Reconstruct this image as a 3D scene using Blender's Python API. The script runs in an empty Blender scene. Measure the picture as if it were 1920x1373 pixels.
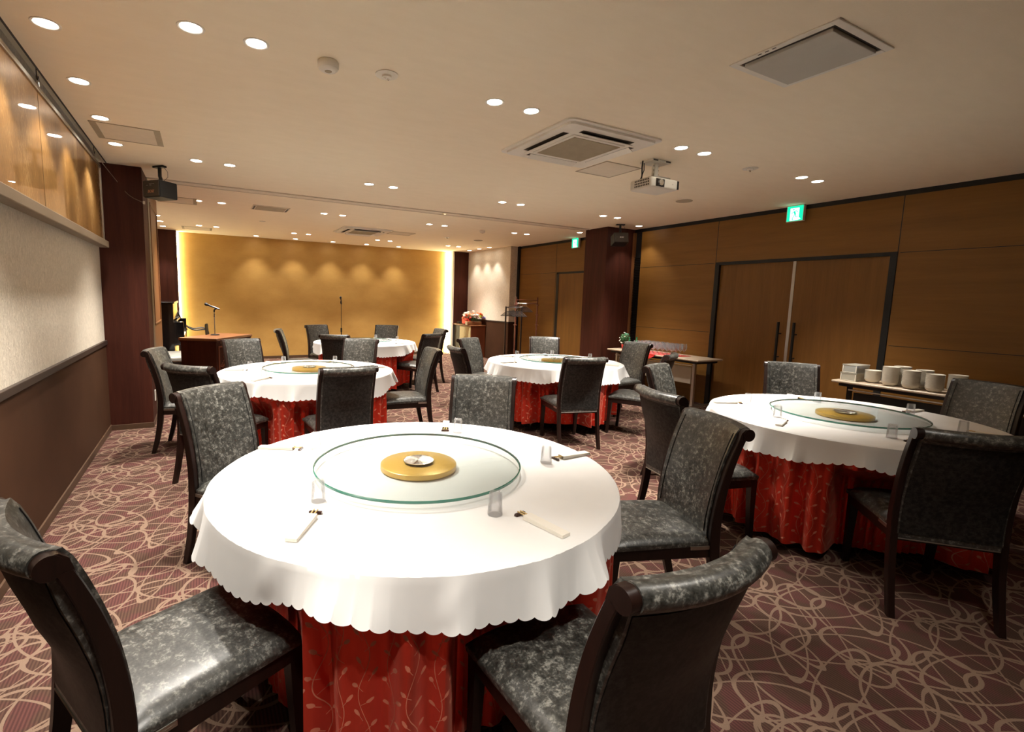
import bpy, bmesh, math, random
from mathutils import Vector, Matrix
PI = math.pi
R = math.radians
random.seed(7)
sc = bpy.context.scene
COL = sc.collection

# ------------------------------------------------------------------ camera, world, exposure
def rot_z(a): return Matrix.Rotation(a, 3, 'Z')
def rot_x(a): return Matrix.Rotation(a, 3, 'X')
cam_d = bpy.data.cameras.new('camera')
cam = bpy.data.objects.new('camera', cam_d)
COL.objects.link(cam)
YAW, PITCH, ROLL = 0.4872, 0.1178, 0.025
m3 = rot_z(-YAW) @ rot_x(PI/2 - PITCH) @ rot_z(ROLL)
cam.matrix_world = Matrix.Translation((0, 0, 1.45)) @ m3.to_4x4()
cam_d.sensor_width = 36
cam_d.lens = 919.5/1920*36
cam_d.shift_x = 93.86/1920
cam_d.shift_y = -15.15/1920
cam_d.clip_start = 0.02
sc.camera = cam
w = bpy.data.worlds.new('world'); sc.world = w; w.use_nodes = True
w.node_tree.nodes['Background'].inputs[0].default_value = (0.9, 0.75, 0.6, 1)
w.node_tree.nodes['Background'].inputs[1].default_value = 0.02
sc.view_settings.view_transform = 'Standard'
sc.view_settings.look = 'None'
sc.view_settings.gamma = 1
sc.view_settings.use_curve_mapping = False
sc.view_settings.exposure = 0.47
sc.cycles.use_denoising = True
sc.cycles.max_bounces = 10
sc.cycles.diffuse_bounces = 6
sc.cycles.glossy_bounces = 4
sc.cycles.transparent_max_bounces = 16
sc.cycles.sample_clamp_indirect = 6
sc.cycles.caustics_reflective = False
sc.cycles.caustics_refractive = False
# light strengths (W)
P_MAIN, P_WALL, P_GOLD = 245, 60, 40
LIGHT_COL = (1.0, 0.94, 0.85)
H = 2.71          # ceiling
XL, XR, YG, YN = -0.895, 6.57, 11.98, -4.0

# ------------------------------------------------------------------ node helpers
def new_mat(name):
    m = bpy.data.materials.new(name); m.use_nodes = True
    nt = m.node_tree
    return m, nt, nt.nodes['Principled BSDF']
def nd(nt, t, **kw):
    n = nt.nodes.new(t)
    for k, v in kw.items(): setattr(n, k, v)
    return n
def mth(nt, op, a, b=None, c=None):
    n = nt.nodes.new('ShaderNodeMath'); n.operation = op
    for i, v in enumerate((a, b, c)):
        if v is None: continue
        if isinstance(v, (int, float)): n.inputs[i].default_value = v
        else: nt.links.new(v, n.inputs[i])
    return n.outputs[0]
def vmth(nt, op, a, b=None, c=None):
    n = nt.nodes.new('ShaderNodeVectorMath'); n.operation = op
    for i, v in enumerate((a, b, c)):
        if v is None: continue
        if isinstance(v, (tuple, list)): n.inputs[i].default_value = v
        else: nt.links.new(v, n.inputs[i])
    return n
def mixc(nt, fac, a, b):
    n = nt.nodes.new('ShaderNodeMix'); n.data_type = 'RGBA'
    for sock, v in ((n.inputs['Factor'], fac), (n.inputs['A'], a), (n.inputs['B'], b)):
        pass
    f = n.inputs[0]; A = n.inputs[6]; B = n.inputs[7]
    for s, v in ((f, fac), (A, a), (B, b)):
        if isinstance(v, (int, float)): s.default_value = v
        elif isinstance(v, (tuple, list)): s.default_value = (*v[:3], 1)
        else: nt.links.new(v, s)
    return n.outputs[2]
def obj_coord(nt):
    return nd(nt, 'ShaderNodeTexCoord').outputs['Object']
def mapping(nt, vec, scale=(1, 1, 1), rot=(0, 0, 0), loc=(0, 0, 0)):
    n = nd(nt, 'ShaderNodeMapping'); nt.links.new(vec, n.inputs[0])
    n.inputs['Scale'].default_value = scale; n.inputs['Rotation'].default_value = rot; n.inputs['Location'].default_value = loc
    return n.outputs[0]
def noise(nt, vec, scale, detail=3, rough=0.5, dist=0.0):
    n = nd(nt, 'ShaderNodeTexNoise'); nt.links.new(vec, n.inputs['Vector'])
    n.inputs['Scale'].default_value = scale; n.inputs['Detail'].default_value = detail
    n.inputs['Roughness'].default_value = rough; n.inputs['Distortion'].default_value = dist
    return n.outputs['Fac']
def ramp(nt, fac, stops):
    n = nd(nt, 'ShaderNodeValToRGB'); nt.links.new(fac, n.inputs[0])
    el = n.color_ramp.elements
    while len(el) < len(stops): el.new(0.5)
    for e, (p, c) in zip(el, stops):
        e.position = p; e.color = (*c[:3], 1) if isinstance(c, (tuple, list)) else (c, c, c, 1)
    return n.outputs[0]
def bump(nt, bs, h, strength=0.3, dist=0.002):
    n = nd(nt, 'ShaderNodeBump'); n.inputs['Strength'].default_value = strength; n.inputs['Distance'].default_value = dist
    nt.links.new(h, n.inputs['Height']); nt.links.new(n.outputs[0], bs.inputs['Normal'])
def plain(name, col, rough=0.5, metal=0.0, var=0.12, scale=14, spec=0.5, coat=0.0, bmp=0.0, bscale=200, em=None, ems=1.0):
    m, nt, bs = new_mat(name)
    v = obj_coord(nt); f = noise(nt, v, scale, 3)
    lo = tuple(c*(1-var) for c in col); hi = tuple(min(1, c*(1+var)) for c in col)
    nt.links.new(ramp(nt, f, [(0.3, lo), (0.7, hi)]), bs.inputs['Base Color'])
    bs.inputs['Roughness'].default_value = rough; bs.inputs['Metallic'].default_value = metal
    bs.inputs['Specular IOR Level'].default_value = spec; bs.inputs['Coat Weight'].default_value = coat
    if bmp: bump(nt, bs, noise(nt, v, bscale, 2), bmp)
    if em:
        bs.inputs['Emission Color'].default_value = (*em, 1); bs.inputs['Emission Strength'].default_value = ems
    return m
def wood(name, c1, c2, axis='Z', rough=0.4, scale=1.0, coat=0.0, contrast=1.0, spec=0.5):
    """procedural veneer, grain running along the axis"""
    m, nt, bs = new_mat(name)
    v = obj_coord(nt)
    g = 0.06
    s = {'X': (g, 1, 1), 'Y': (1, g, 1), 'Z': (1, 1, g)}[axis]
    vv = mapping(nt, v, tuple(a*scale for a in s))
    a = noise(nt, vv, 9, 5, 0.6, 0.6); b = noise(nt, vv, 60, 3, 0.6)
    f = mth(nt, 'ADD', mth(nt, 'MULTIPLY', a, 0.7), mth(nt, 'MULTIPLY', b, 0.3))
    nt.links.new(ramp(nt, f, [(0.5-0.17/contrast, c1), (0.5+0.17/contrast, c2)]), bs.inputs['Base Color'])
    bs.inputs['Roughness'].default_value = rough; bs.inputs['Coat Weight'].default_value = coat
    bs.inputs['Specular IOR Level'].default_value = spec
    bump(nt, bs, f, 0.12, 0.001)
    return m

M = {}
M['dark_wood'] = wood('dark_wood', (0.007, 0.003, 0.002), (0.017, 0.006, 0.004), 'Z', 0.36, 3, 0.0, spec=0.35)
M['column_wood'] = wood('column_wood', (0.030, 0.0075, 0.004), (0.064, 0.016, 0.0085), 'Z', 0.6, 1.4, spec=0.15)
M['panel_wood'] = wood('panel_wood', (0.138, 0.060, 0.011), (0.20, 0.092, 0.017), 'Y', 0.5, 0.9, contrast=0.8, spec=0.25)
M['door_wood'] = wood('door_wood', (0.120, 0.051, 0.010), (0.18, 0.081, 0.016), 'Z', 0.5, 1.2, contrast=0.8, spec=0.25)
M['orange_wood'] = wood('orange_wood', (0.12, 0.044, 0.013), (0.19, 0.072, 0.022), 'Z', 0.45, 1.2)
M['wainscot'] = plain('wainscot', (0.055, 0.025, 0.013), 0.6, var=0.12, scale=3, spec=0.12)
M['rail_wood'] = plain('rail_wood', (0.026, 0.014, 0.009), 0.5, var=0.1)
M['brown_trim'] = plain('brown_trim', (0.07, 0.036, 0.018), 0.5)
M['black'] = plain('black', (0.008, 0.008, 0.008), 0.5, var=0.1, spec=0.3)
M['black_gloss'] = plain('black_gloss', (0.006, 0.006, 0.007), 0.12, var=0.05, coat=0.5)
M['black_metal'] = plain('black_metal', (0.015, 0.014, 0.013), 0.4, 0.6)
M['chrome'] = plain('chrome', (0.72, 0.72, 0.70), 0.18, 1.0, var=0.04)
M['steel'] = plain('steel', (0.42, 0.40, 0.36), 0.32, 1.0, var=0.06)
M['white_plastic'] = plain('white_plastic', (0.72, 0.68, 0.60), 0.45, var=0.03)
M['white_metal'] = plain('white_metal', (0.80, 0.77, 0.70), 0.4, var=0.03)
M['grille'] = plain('grille', (0.36, 0.30, 0.21), 0.8, var=0.05)
M['slot_dark'] = plain('slot_dark', (0.05, 0.04, 0.03), 0.7)
M['ac_metal'] = plain('ac_metal', (0.46, 0.44, 0.39), 0.5, var=0.02)
M['cream'] = plain('cream', (0.70, 0.62, 0.50), 0.9, var=0.03)
M['trim_grey'] = plain('trim_grey', (0.16, 0.115, 0.075), 0.5, var=0.05)
M['table_laminate'] = plain('table_laminate', (0.36, 0.28, 0.20), 0.4, var=0.06)
M['modesty_grey'] = plain('modesty_grey', (0.33, 0.28, 0.22), 0.5, var=0.04)
M['red_cloth'] = plain('red_cloth', (0.62, 0.03, 0.02), 0.7)
M['red_gloss'] = plain('red_gloss', (0.65, 0.03, 0.02), 0.35)
M['porcelain'] = plain('porcelain', (0.62, 0.58, 0.50), 0.22, var=0.03)
M['paper'] = plain('paper', (0.84, 0.80, 0.72), 0.8, var=0.03)
M['bamboo'] = plain('bamboo', (0.62, 0.44, 0.18), 0.5)
M['rest_brown'] = plain('rest_brown', (0.05, 0.022, 0.016), 0.3)
M['cabinet_cream'] = plain('cabinet_cream', (0.42, 0.34, 0.17), 0.5, var=0.04)
M['cabinet_side'] = wood('cabinet_side', (0.13, 0.032, 0.012), (0.20, 0.055, 0.02), 'Z', 0.45, 1.2)
M['cabinet_top'] = plain('cabinet_top', (0.17, 0.062, 0.020), 0.4)
M['leaf'] = plain('leaf', (0.03, 0.10, 0.03), 0.6)
M['teal_leaf'] = plain('teal_leaf', (0.03, 0.28, 0.17), 0.6)
M['bench_grey'] = plain('bench_grey', (0.32, 0.31, 0.28), 0.35, var=0.1)
M['cream_fabric'] = plain('cream_fabric', (0.75, 0.62, 0.36), 0.7)
M['gold_plate'] = plain('gold_plate', (0.66, 0.40, 0.085), 0.33, 0.25, var=0.03, coat=0.3)
M['brass'] = plain('brass', (0.55, 0.44, 0.22), 0.3, 1.0)
M['bulb'] = plain('bulb', (0.9, 0.85, 0.75), 0.5, em=(1.0, 0.93, 0.80), ems=26)
M['cove_light'] = plain('cove_light', (0.9, 0.9, 0.8), 0.5, em=(1.0, 0.86, 0.50), ems=20)
M['blue_label'] = plain('blue_label', (0.01, 0.12, 0.28), 0.4)
M['white_label'] = plain('white_label', (0.7, 0.66, 0.5), 0.5)
M['logo_copper'] = plain('logo_copper', (0.45, 0.24, 0.14), 0.4, 0.3)
M['logo_silver'] = plain('logo_silver', (0.8, 0.8, 0.8), 0.3, 0.3)
M['exit_green'] = plain('exit_green', (0.0, 0.5, 0.3), 0.5, em=(0.0, 0.72, 0.36), ems=1.0)
M['exit_white'] = plain('exit_white', (0.8, 0.9, 0.85), 0.5, em=(0.75, 1.0, 0.92), ems=1.5)
M['bottle_green'] = plain('bottle_green', (0.02, 0.12, 0.05), 0.12)
for nm, c in dict(fl_white=(0.95, 0.92, 0.86), fl_peach=(0.85, 0.45, 0.25), fl_orange=(0.85, 0.18, 0.04), fl_yellow=(0.65, 0.68, 0.08), fl_lilac=(0.42, 0.40, 0.72), fl_pink=(0.95, 0.74, 0.68)).items():
    M[nm] = plain(nm, c, 0.8)

# ceiling paper
m, nt, bs = new_mat('ceiling_paper'); v = obj_coord(nt)
nt.links.new(ramp(nt, noise(nt, mapping(nt, v, (1, 3, 1)), 5, 4), [(0.3, (0.91, 0.815, 0.65)), (0.7, (0.94, 0.845, 0.68))]), bs.inputs['Base Color'])
bs.inputs['Roughness'].default_value = 0.95; bs.inputs['Specular IOR Level'].default_value = 0.1
bump(nt, bs, noise(nt, mapping(nt, v, (1, 5, 1)), 60, 4, 0.7), 0.35, 0.003)
M['ceiling_paper'] = m
# fibrous cream wallpaper
m, nt, bs = new_mat('fibre_wallpaper'); v = obj_coord(nt)
f1 = noise(nt, mapping(nt, v, (1, 2.6, 0.8), (0.5, 0, 0)), 34, 5, 0.72, 1.6)
nt.links.new(ramp(nt, f1, [(0.35, (0.52, 0.46, 0.37)), (0.65, (0.80, 0.72, 0.60))]), bs.inputs['Base Color'])
bs.inputs['Roughness'].default_value = 0.85
bump(nt, bs, f1, 0.8, 0.006)
M['fibre_wallpaper'] = m
# gold woven wall covering
m, nt, bs = new_mat('gold_wall'); v = obj_coord(nt)
f1 = noise(nt, mapping(nt, v, (1, 1, 9)), 22, 4, 0.7); f2 = noise(nt, mapping(nt, v, (1, 1, 1.6)), 2.0, 3)
f = mth(nt, 'ADD', mth(nt, 'MULTIPLY', f1, 0.4), mth(nt, 'MULTIPLY', f2, 0.6))
nt.links.new(ramp(nt, f, [(0.35, (0.43, 0.245, 0.062)), (0.65, (0.53, 0.320, 0.088))]), bs.inputs['Base Color'])
bs.inputs['Roughness'].default_value = 0.55; bs.inputs['Metallic'].default_value = 0.1
bump(nt, bs, f1, 0.3, 0.002)
M['gold_wall'] = m
# brushed gold foil behind gloss
m, nt, bs = new_mat('gold_foil'); v = obj_coord(nt)
f1 = noise(nt, mapping(nt, v, (1, 4.5, 0.9), (0.35, 0, 0)), 9, 6, 0.72, 2.8)
f2 = noise(nt, mapping(nt, v, (1, 1, 0.12)), 2.6, 3)
f = mth(nt, 'ADD', mth(nt, 'MULTIPLY', f1, 0.45), mth(nt, 'MULTIPLY', f2, 0.55))
nt.links.new(ramp(nt, f, [(0.36, (0.17, 0.075, 0.016)), (0.54, (0.36, 0.18, 0.045)), (0.68, (0.85, 0.55, 0.24))]), bs.inputs['Base Color'])
bs.inputs['Roughness'].default_value = 0.42; bs.inputs['Metallic'].default_value = 0.35
bs.inputs['Coat Weight'].default_value = 1.0; bs.inputs['Coat Roughness'].default_value = 0.01; bs.inputs['Coat IOR'].default_value = 1.6
M['gold_foil'] = m
# marbled grey leather of the chairs
m, nt, bs = new_mat('marbled_leather'); v = obj_coord(nt)
f1 = noise(nt, v, 42, 7, 0.72, 0.15)
f2 = noise(nt, mapping(nt, v, (1, 1, 1)), 140, 3, 0.6)
f = mth(nt, 'ADD', mth(nt, 'MULTIPLY', f1, 0.75), mth(nt, 'MULTIPLY', f2, 0.25))
nt.links.new(ramp(nt, f, [(0.40, (0.010, 0.0098, 0.008)), (0.52, (0.040, 0.039, 0.034)), (0.63, (0.200, 0.195, 0.172))]), bs.inputs['Base Color'])
bs.inputs['Roughness'].default_value = 0.37; bs.inputs['Specular IOR Level'].default_value = 0.75
bump(nt, bs, f2, 0.2, 0.0015)
M['leather'] = m
m, nt, bs = new_mat('dark_rear_leather'); v = obj_coord(nt)
f = noise(nt, v, 52, 6, 0.72, 0.15)
nt.links.new(ramp(nt, f, [(0.42, (0.006, 0.0055, 0.005)), (0.62, (0.030, 0.028, 0.025))]), bs.inputs['Base Color'])
bs.inputs['Roughness'].default_value = 0.5; bs.inputs['Specular IOR Level'].default_value = 0.3
M['rear_leather'] = m
# white damask of the cloths
m, nt, bs = new_mat('tablecloth_white'); v = obj_coord(nt)
f1 = noise(nt, v, 6, 3)
nt.links.new(ramp(nt, f1, [(0.3, (0.80, 0.79, 0.775)), (0.7, (0.83, 0.82, 0.805))]), bs.inputs['Base Color'])
bs.inputs['Roughness'].default_value = 0.9; bs.inputs['Specular IOR Level'].default_value = 0.2
bump(nt, bs, noise(nt, v, 7, 2), 0.15, 0.01)
M['cloth'] = m
# clear thin glass: fresnel mix of see-through and reflection
def thin_glass(name, tint, gloss=0.03, boost=1.0, milk=0.0):
    m = bpy.data.materials.new(name); m.use_nodes = True; nt = m.node_tree
    nt.nodes.remove(nt.nodes['Principled BSDF']); out = nt.nodes['Material Output']
    tr = nd(nt, 'ShaderNodeBsdfTransparent'); tr.inputs[0].default_value = (*tint, 1)
    gl = nd(nt, 'ShaderNodeBsdfGlossy'); gl.inputs['Roughness'].default_value = gloss
    fr = nd(nt, 'ShaderNodeFresnel'); fr.inputs[0].default_value = 1.5
    mx = nd(nt, 'ShaderNodeMixShader')
    nt.links.new(mth(nt, 'MINIMUM', mth(nt, 'MULTIPLY', fr.outputs[0], boost), 1.0), mx.inputs[0])
    nt.links.new(tr.outputs[0], mx.inputs[1]); nt.links.new(gl.outputs[0], mx.inputs[2])
    last = mx.outputs[0]
    if milk:      # even white diffuse mixed in to make the glass paler
        df = nd(nt, 'ShaderNodeBsdfDiffuse'); df.inputs[0].default_value = (0.8, 0.8, 0.8, 1)
        m2 = nd(nt, 'ShaderNodeMixShader'); m2.inputs[0].default_value = milk
        nt.links.new(last, m2.inputs[1]); nt.links.new(df.outputs[0], m2.inputs[2]); last = m2.outputs[0]
    nt.links.new(last, out.inputs['Surface'])
    return m
M['turntable_glass'] = thin_glass('turntable_glass', (0.955, 0.975, 0.965), 0.015, 0.8)
M['tumbler_glass'] = thin_glass('tumbler_glass', (0.97, 0.97, 0.975), 0.02, 0.45, 0.09)
M['box_plastic'] = plain('box_plastic', (0.52, 0.50, 0.42), 0.3, var=0.03)
M['box_plastic'].node_tree.nodes['Principled BSDF'].inputs['Alpha'].default_value = 0.42
M['wine_glass_clear'] = thin_glass('wine_glass_clear', (0.94, 0.93, 0.95), 0.05, 0.9, 0.10)
M['glass_edge'] = plain('glass_edge', (0.045, 0.19, 0.14), 0.08, var=0.05, coat=0.6)
# radially brushed disc: fine scratches running out from the centre
m, nt, bs = new_mat('brushed_disc'); v = obj_coord(nt)
sp = nd(nt, 'ShaderNodeSeparateXYZ'); nt.links.new(v, sp.inputs[0])
ang = mth(nt, 'ARCTAN2', sp.outputs[1], sp.outputs[0])
cb = nd(nt, 'ShaderNodeCombineXYZ'); nt.links.new(mth(nt, 'COSINE', ang), cb.inputs[0]); nt.links.new(mth(nt, 'SINE', ang), cb.inputs[1])
f1 = noise(nt, cb.outputs[0], 9, 2, 0.6); f2 = noise(nt, cb.outputs[0], 90, 2, 0.6)
bs.inputs['Base Color'].default_value = (0.78, 0.83, 0.79, 1); bs.inputs['Metallic'].default_value = 1.0
bs.inputs['Roughness'].default_value = 0.17
rad = mth(nt, 'SQRT', mth(nt, 'ADD', mth(nt, 'MULTIPLY', sp.outputs[0], sp.outputs[0]), mth(nt, 'MULTIPLY', sp.outputs[1], sp.outputs[1])))
bump(nt, bs, mth(nt, 'MULTIPLY', mth(nt, 'ADD', f1, mth(nt, 'MULTIPLY', f2, 0.12)), mth(nt, 'MULTIPLY', rad, 15)), 1.0, 0.012)
M['brushed_disc'] = m
# carpet : repeating tile of looping tan strokes on a ribbed maroon ground
m, nt, bs = new_mat('carpet'); v = obj_coord(nt)
wob = noise(nt, v, 3.0, 2)
wv = vmth(nt, 'ADD', v, None).outputs[0]
TX, TY = 0.62, 0.56
rings = [(0.156, 0.130, 0.111, 0.098, 10), (0.429, 0.156, 0.195, 0.111, 20), (0.520, 0.390, 0.247, 0.091, -25), (0.130, 0.429, 0.221, 0.130, 65),
         (0.312, 0.286, 0.273, 0.072, 12), (0.065, 0.260, 0.260, 0.156, -55), (0.364, 0.520, 0.260, 0.065, 35), (0.572, 0.091, 0.130, 0.104, 80),
         (0.234, 0.039, 0.286, 0.117, -14), (0.468, 0.260, 0.078, 0.072, 0), (0.026, 0.546, 0.286, 0.046, 50), (0.390, 0.065, 0.273, 0.058, 75)]
best = None
for (cx, cy, a, b, ang) in rings:
    ca, sa = math.cos(R(ang)), math.sin(R(ang))
    q = vmth(nt, 'SUBTRACT', wv, (cx, cy, 0)).outputs[0]
    wr = vmth(nt, 'WRAP', q, (TX/2, TY/2, 9), (-TX/2, -TY/2, -9)).outputs[0]
    d1 = vmth(nt, 'DOT_PRODUCT', wr, (ca/a, sa/a, 0)).outputs['Value']
    d2 = vmth(nt, 'DOT_PRODUCT', wr, (-sa/b, ca/b, 0)).outputs['Value']
    l2 = mth(nt, 'ADD', mth(nt, 'MULTIPLY', d1, d1), mth(nt, 'MULTIPLY', d2, d2))
    e = mth(nt, 'ABSOLUTE', mth(nt, 'SUBTRACT', mth(nt, 'SQRT', l2), 1.0))
    e = mth(nt, 'MULTIPLY', e, (a*b)**0.5*1.15)
    best = e if best is None else mth(nt, 'MINIMUM', best, e)
fray = noise(nt, v, 420, 1)
thr = mth(nt, 'ADD', 0.0050, mth(nt, 'MULTIPLY', fray, 0.0050))
mask = mth(nt, 'LESS_THAN', best, thr)
spx = nd(nt, 'ShaderNodeSeparateXYZ'); nt.links.new(v, spx.inputs[0])
stripe = mth(nt, 'SINE', mth(nt, 'MULTIPLY', spx.outputs[0], 2*PI/0.0125))
stripe = mth(nt, 'MULTIPLY', mth(nt, 'ADD', stripe, 1), 0.5)
patch = noise(nt, mapping(nt, v, (1, 1.0, 1)), 9, 2)
ground = mixc(nt, ramp(nt, patch, [(0.42, 0.0), (0.56, 1.0)]), (0.105, 0.043, 0.037), (0.085, 0.047, 0.033))
ground = mixc(nt, mth(nt, 'MULTIPLY', stripe, 0.55), ground, (0.022, 0.013, 0.013))
line = mixc(nt, noise(nt, v, 300, 1), (0.165, 0.108, 0.076), (0.215, 0.145, 0.105))
nt.links.new(mixc(nt, mask, ground, line), bs.inputs['Base Color'])
bs.inputs['Roughness'].default_value = 1.0; bs.inputs['Specular IOR Level'].default_value = 0.05
bump(nt, bs, noise(nt, v, 500, 2), 0.5, 0.004)
M['carpet'] = m
# red satin skirt with woven leaf vines, driven by the UV map (metres around, metres up)
m, nt, bs = new_mat('skirt_satin')
uv = nd(nt, 'ShaderNodeUVMap'); uv.uv_map = 'UVMap'
U = mapping(nt, uv.outputs[0], (1.05, 1.05, 1))
TXs, TYs = 0.15, 0.26
su = nd(nt, 'ShaderNodeSeparateXYZ'); nt.links.new(U, su.inputs[0])
best = None
for (off, amp, ph, frq) in ((0.03, 0.013, 0.0, 1), (0.10, 0.018, 1.9, 1)):
    cxv = mth(nt, 'MULTIPLY', mth(nt, 'SINE', mth(nt, 'ADD', mth(nt, 'MULTIPLY', su.outputs[1], 2*PI*frq/TYs), ph)), amp)
    q = mth(nt, 'WRAP', mth(nt, 'SUBTRACT', mth(nt, 'SUBTRACT', su.outputs[0], off), cxv), TXs/2, -TXs/2)
    e = mth(nt, 'SUBTRACT', mth(nt, 'ABSOLUTE', q), 0.0011)
    best = e if best is None else mth(nt, 'MINIMUM', best, e)
leaves = [(0.052, 0.03, 35), (0.012, 0.07, 140), (0.058, 0.11, 50), (0.008, 0.15, 120), (0.045, 0.20, 60), (0.018, 0.24, 150),
          (0.128, 0.02, 40), (0.078, 0.06, 125), (0.118, 0.10, 30), (0.073, 0.15, 140), (0.132, 0.19, 55), (0.085, 0.23, 120)]
for i, (lx, ly, ang) in enumerate(leaves):
    a, b = (0.0125, 0.0055) if i % 3 else (0.009, 0.0065)
    ca, sa = math.cos(R(ang)), math.sin(R(ang))
    q = vmth(nt, 'SUBTRACT', U, (lx, ly, 0)).outputs[0]
    wr = vmth(nt, 'WRAP', q, (TXs/2, TYs/2, 9), (-TXs/2, -TYs/2, -9)).outputs[0]
    d1 = vmth(nt, 'DOT_PRODUCT', wr, (ca/a, sa/a, 0)).outputs['Value']
    d2 = vmth(nt, 'DOT_PRODUCT', wr, (-sa/b, ca/b, 0)).outputs['Value']
    l2 = mth(nt, 'ADD', mth(nt, 'MULTIPLY', d1, d1), mth(nt, 'MULTIPLY', d2, d2))
    e = mth(nt, 'MULTIPLY', mth(nt, 'SUBTRACT', mth(nt, 'SQRT', l2), 1.0), b)
    # short stalk along the leaf's axis
    st = mth(nt, 'MAXIMUM', mth(nt, 'SUBTRACT', mth(nt, 'ABSOLUTE', mth(nt, 'MULTIPLY', d2, b)), 0.0008),
             mth(nt, 'SUBTRACT', mth(nt, 'ABSOLUTE', mth(nt, 'ADD', mth(nt, 'MULTIPLY', d1, a), 0.018)), 0.014))
    best = mth(nt, 'MINIMUM', best, mth(nt, 'MINIMUM', e, st))
mask = mth(nt, 'LESS_THAN', best, 0.0)
nt.links.new(mixc(nt, mask, (0.66, 0.045, 0.022), (0.56, 0.16, 0.095)), bs.inputs['Base Color'])
nt.links.new(mth(nt, 'ADD', 0.36, mth(nt, 'MULTIPLY', mask, 0.3)), bs.inputs['Roughness'])
nt.links.new(mth(nt, 'MULTIPLY', mth(nt, 'SUBTRACT', 1.0, mask), 0.75), bs.inputs['Metallic'])
bs.inputs['Sheen Weight'].default_value = 0.25; bs.inputs['Sheen Tint'].default_value = (1, 0.35, 0.25, 1)
M['satin'] = m

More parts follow.
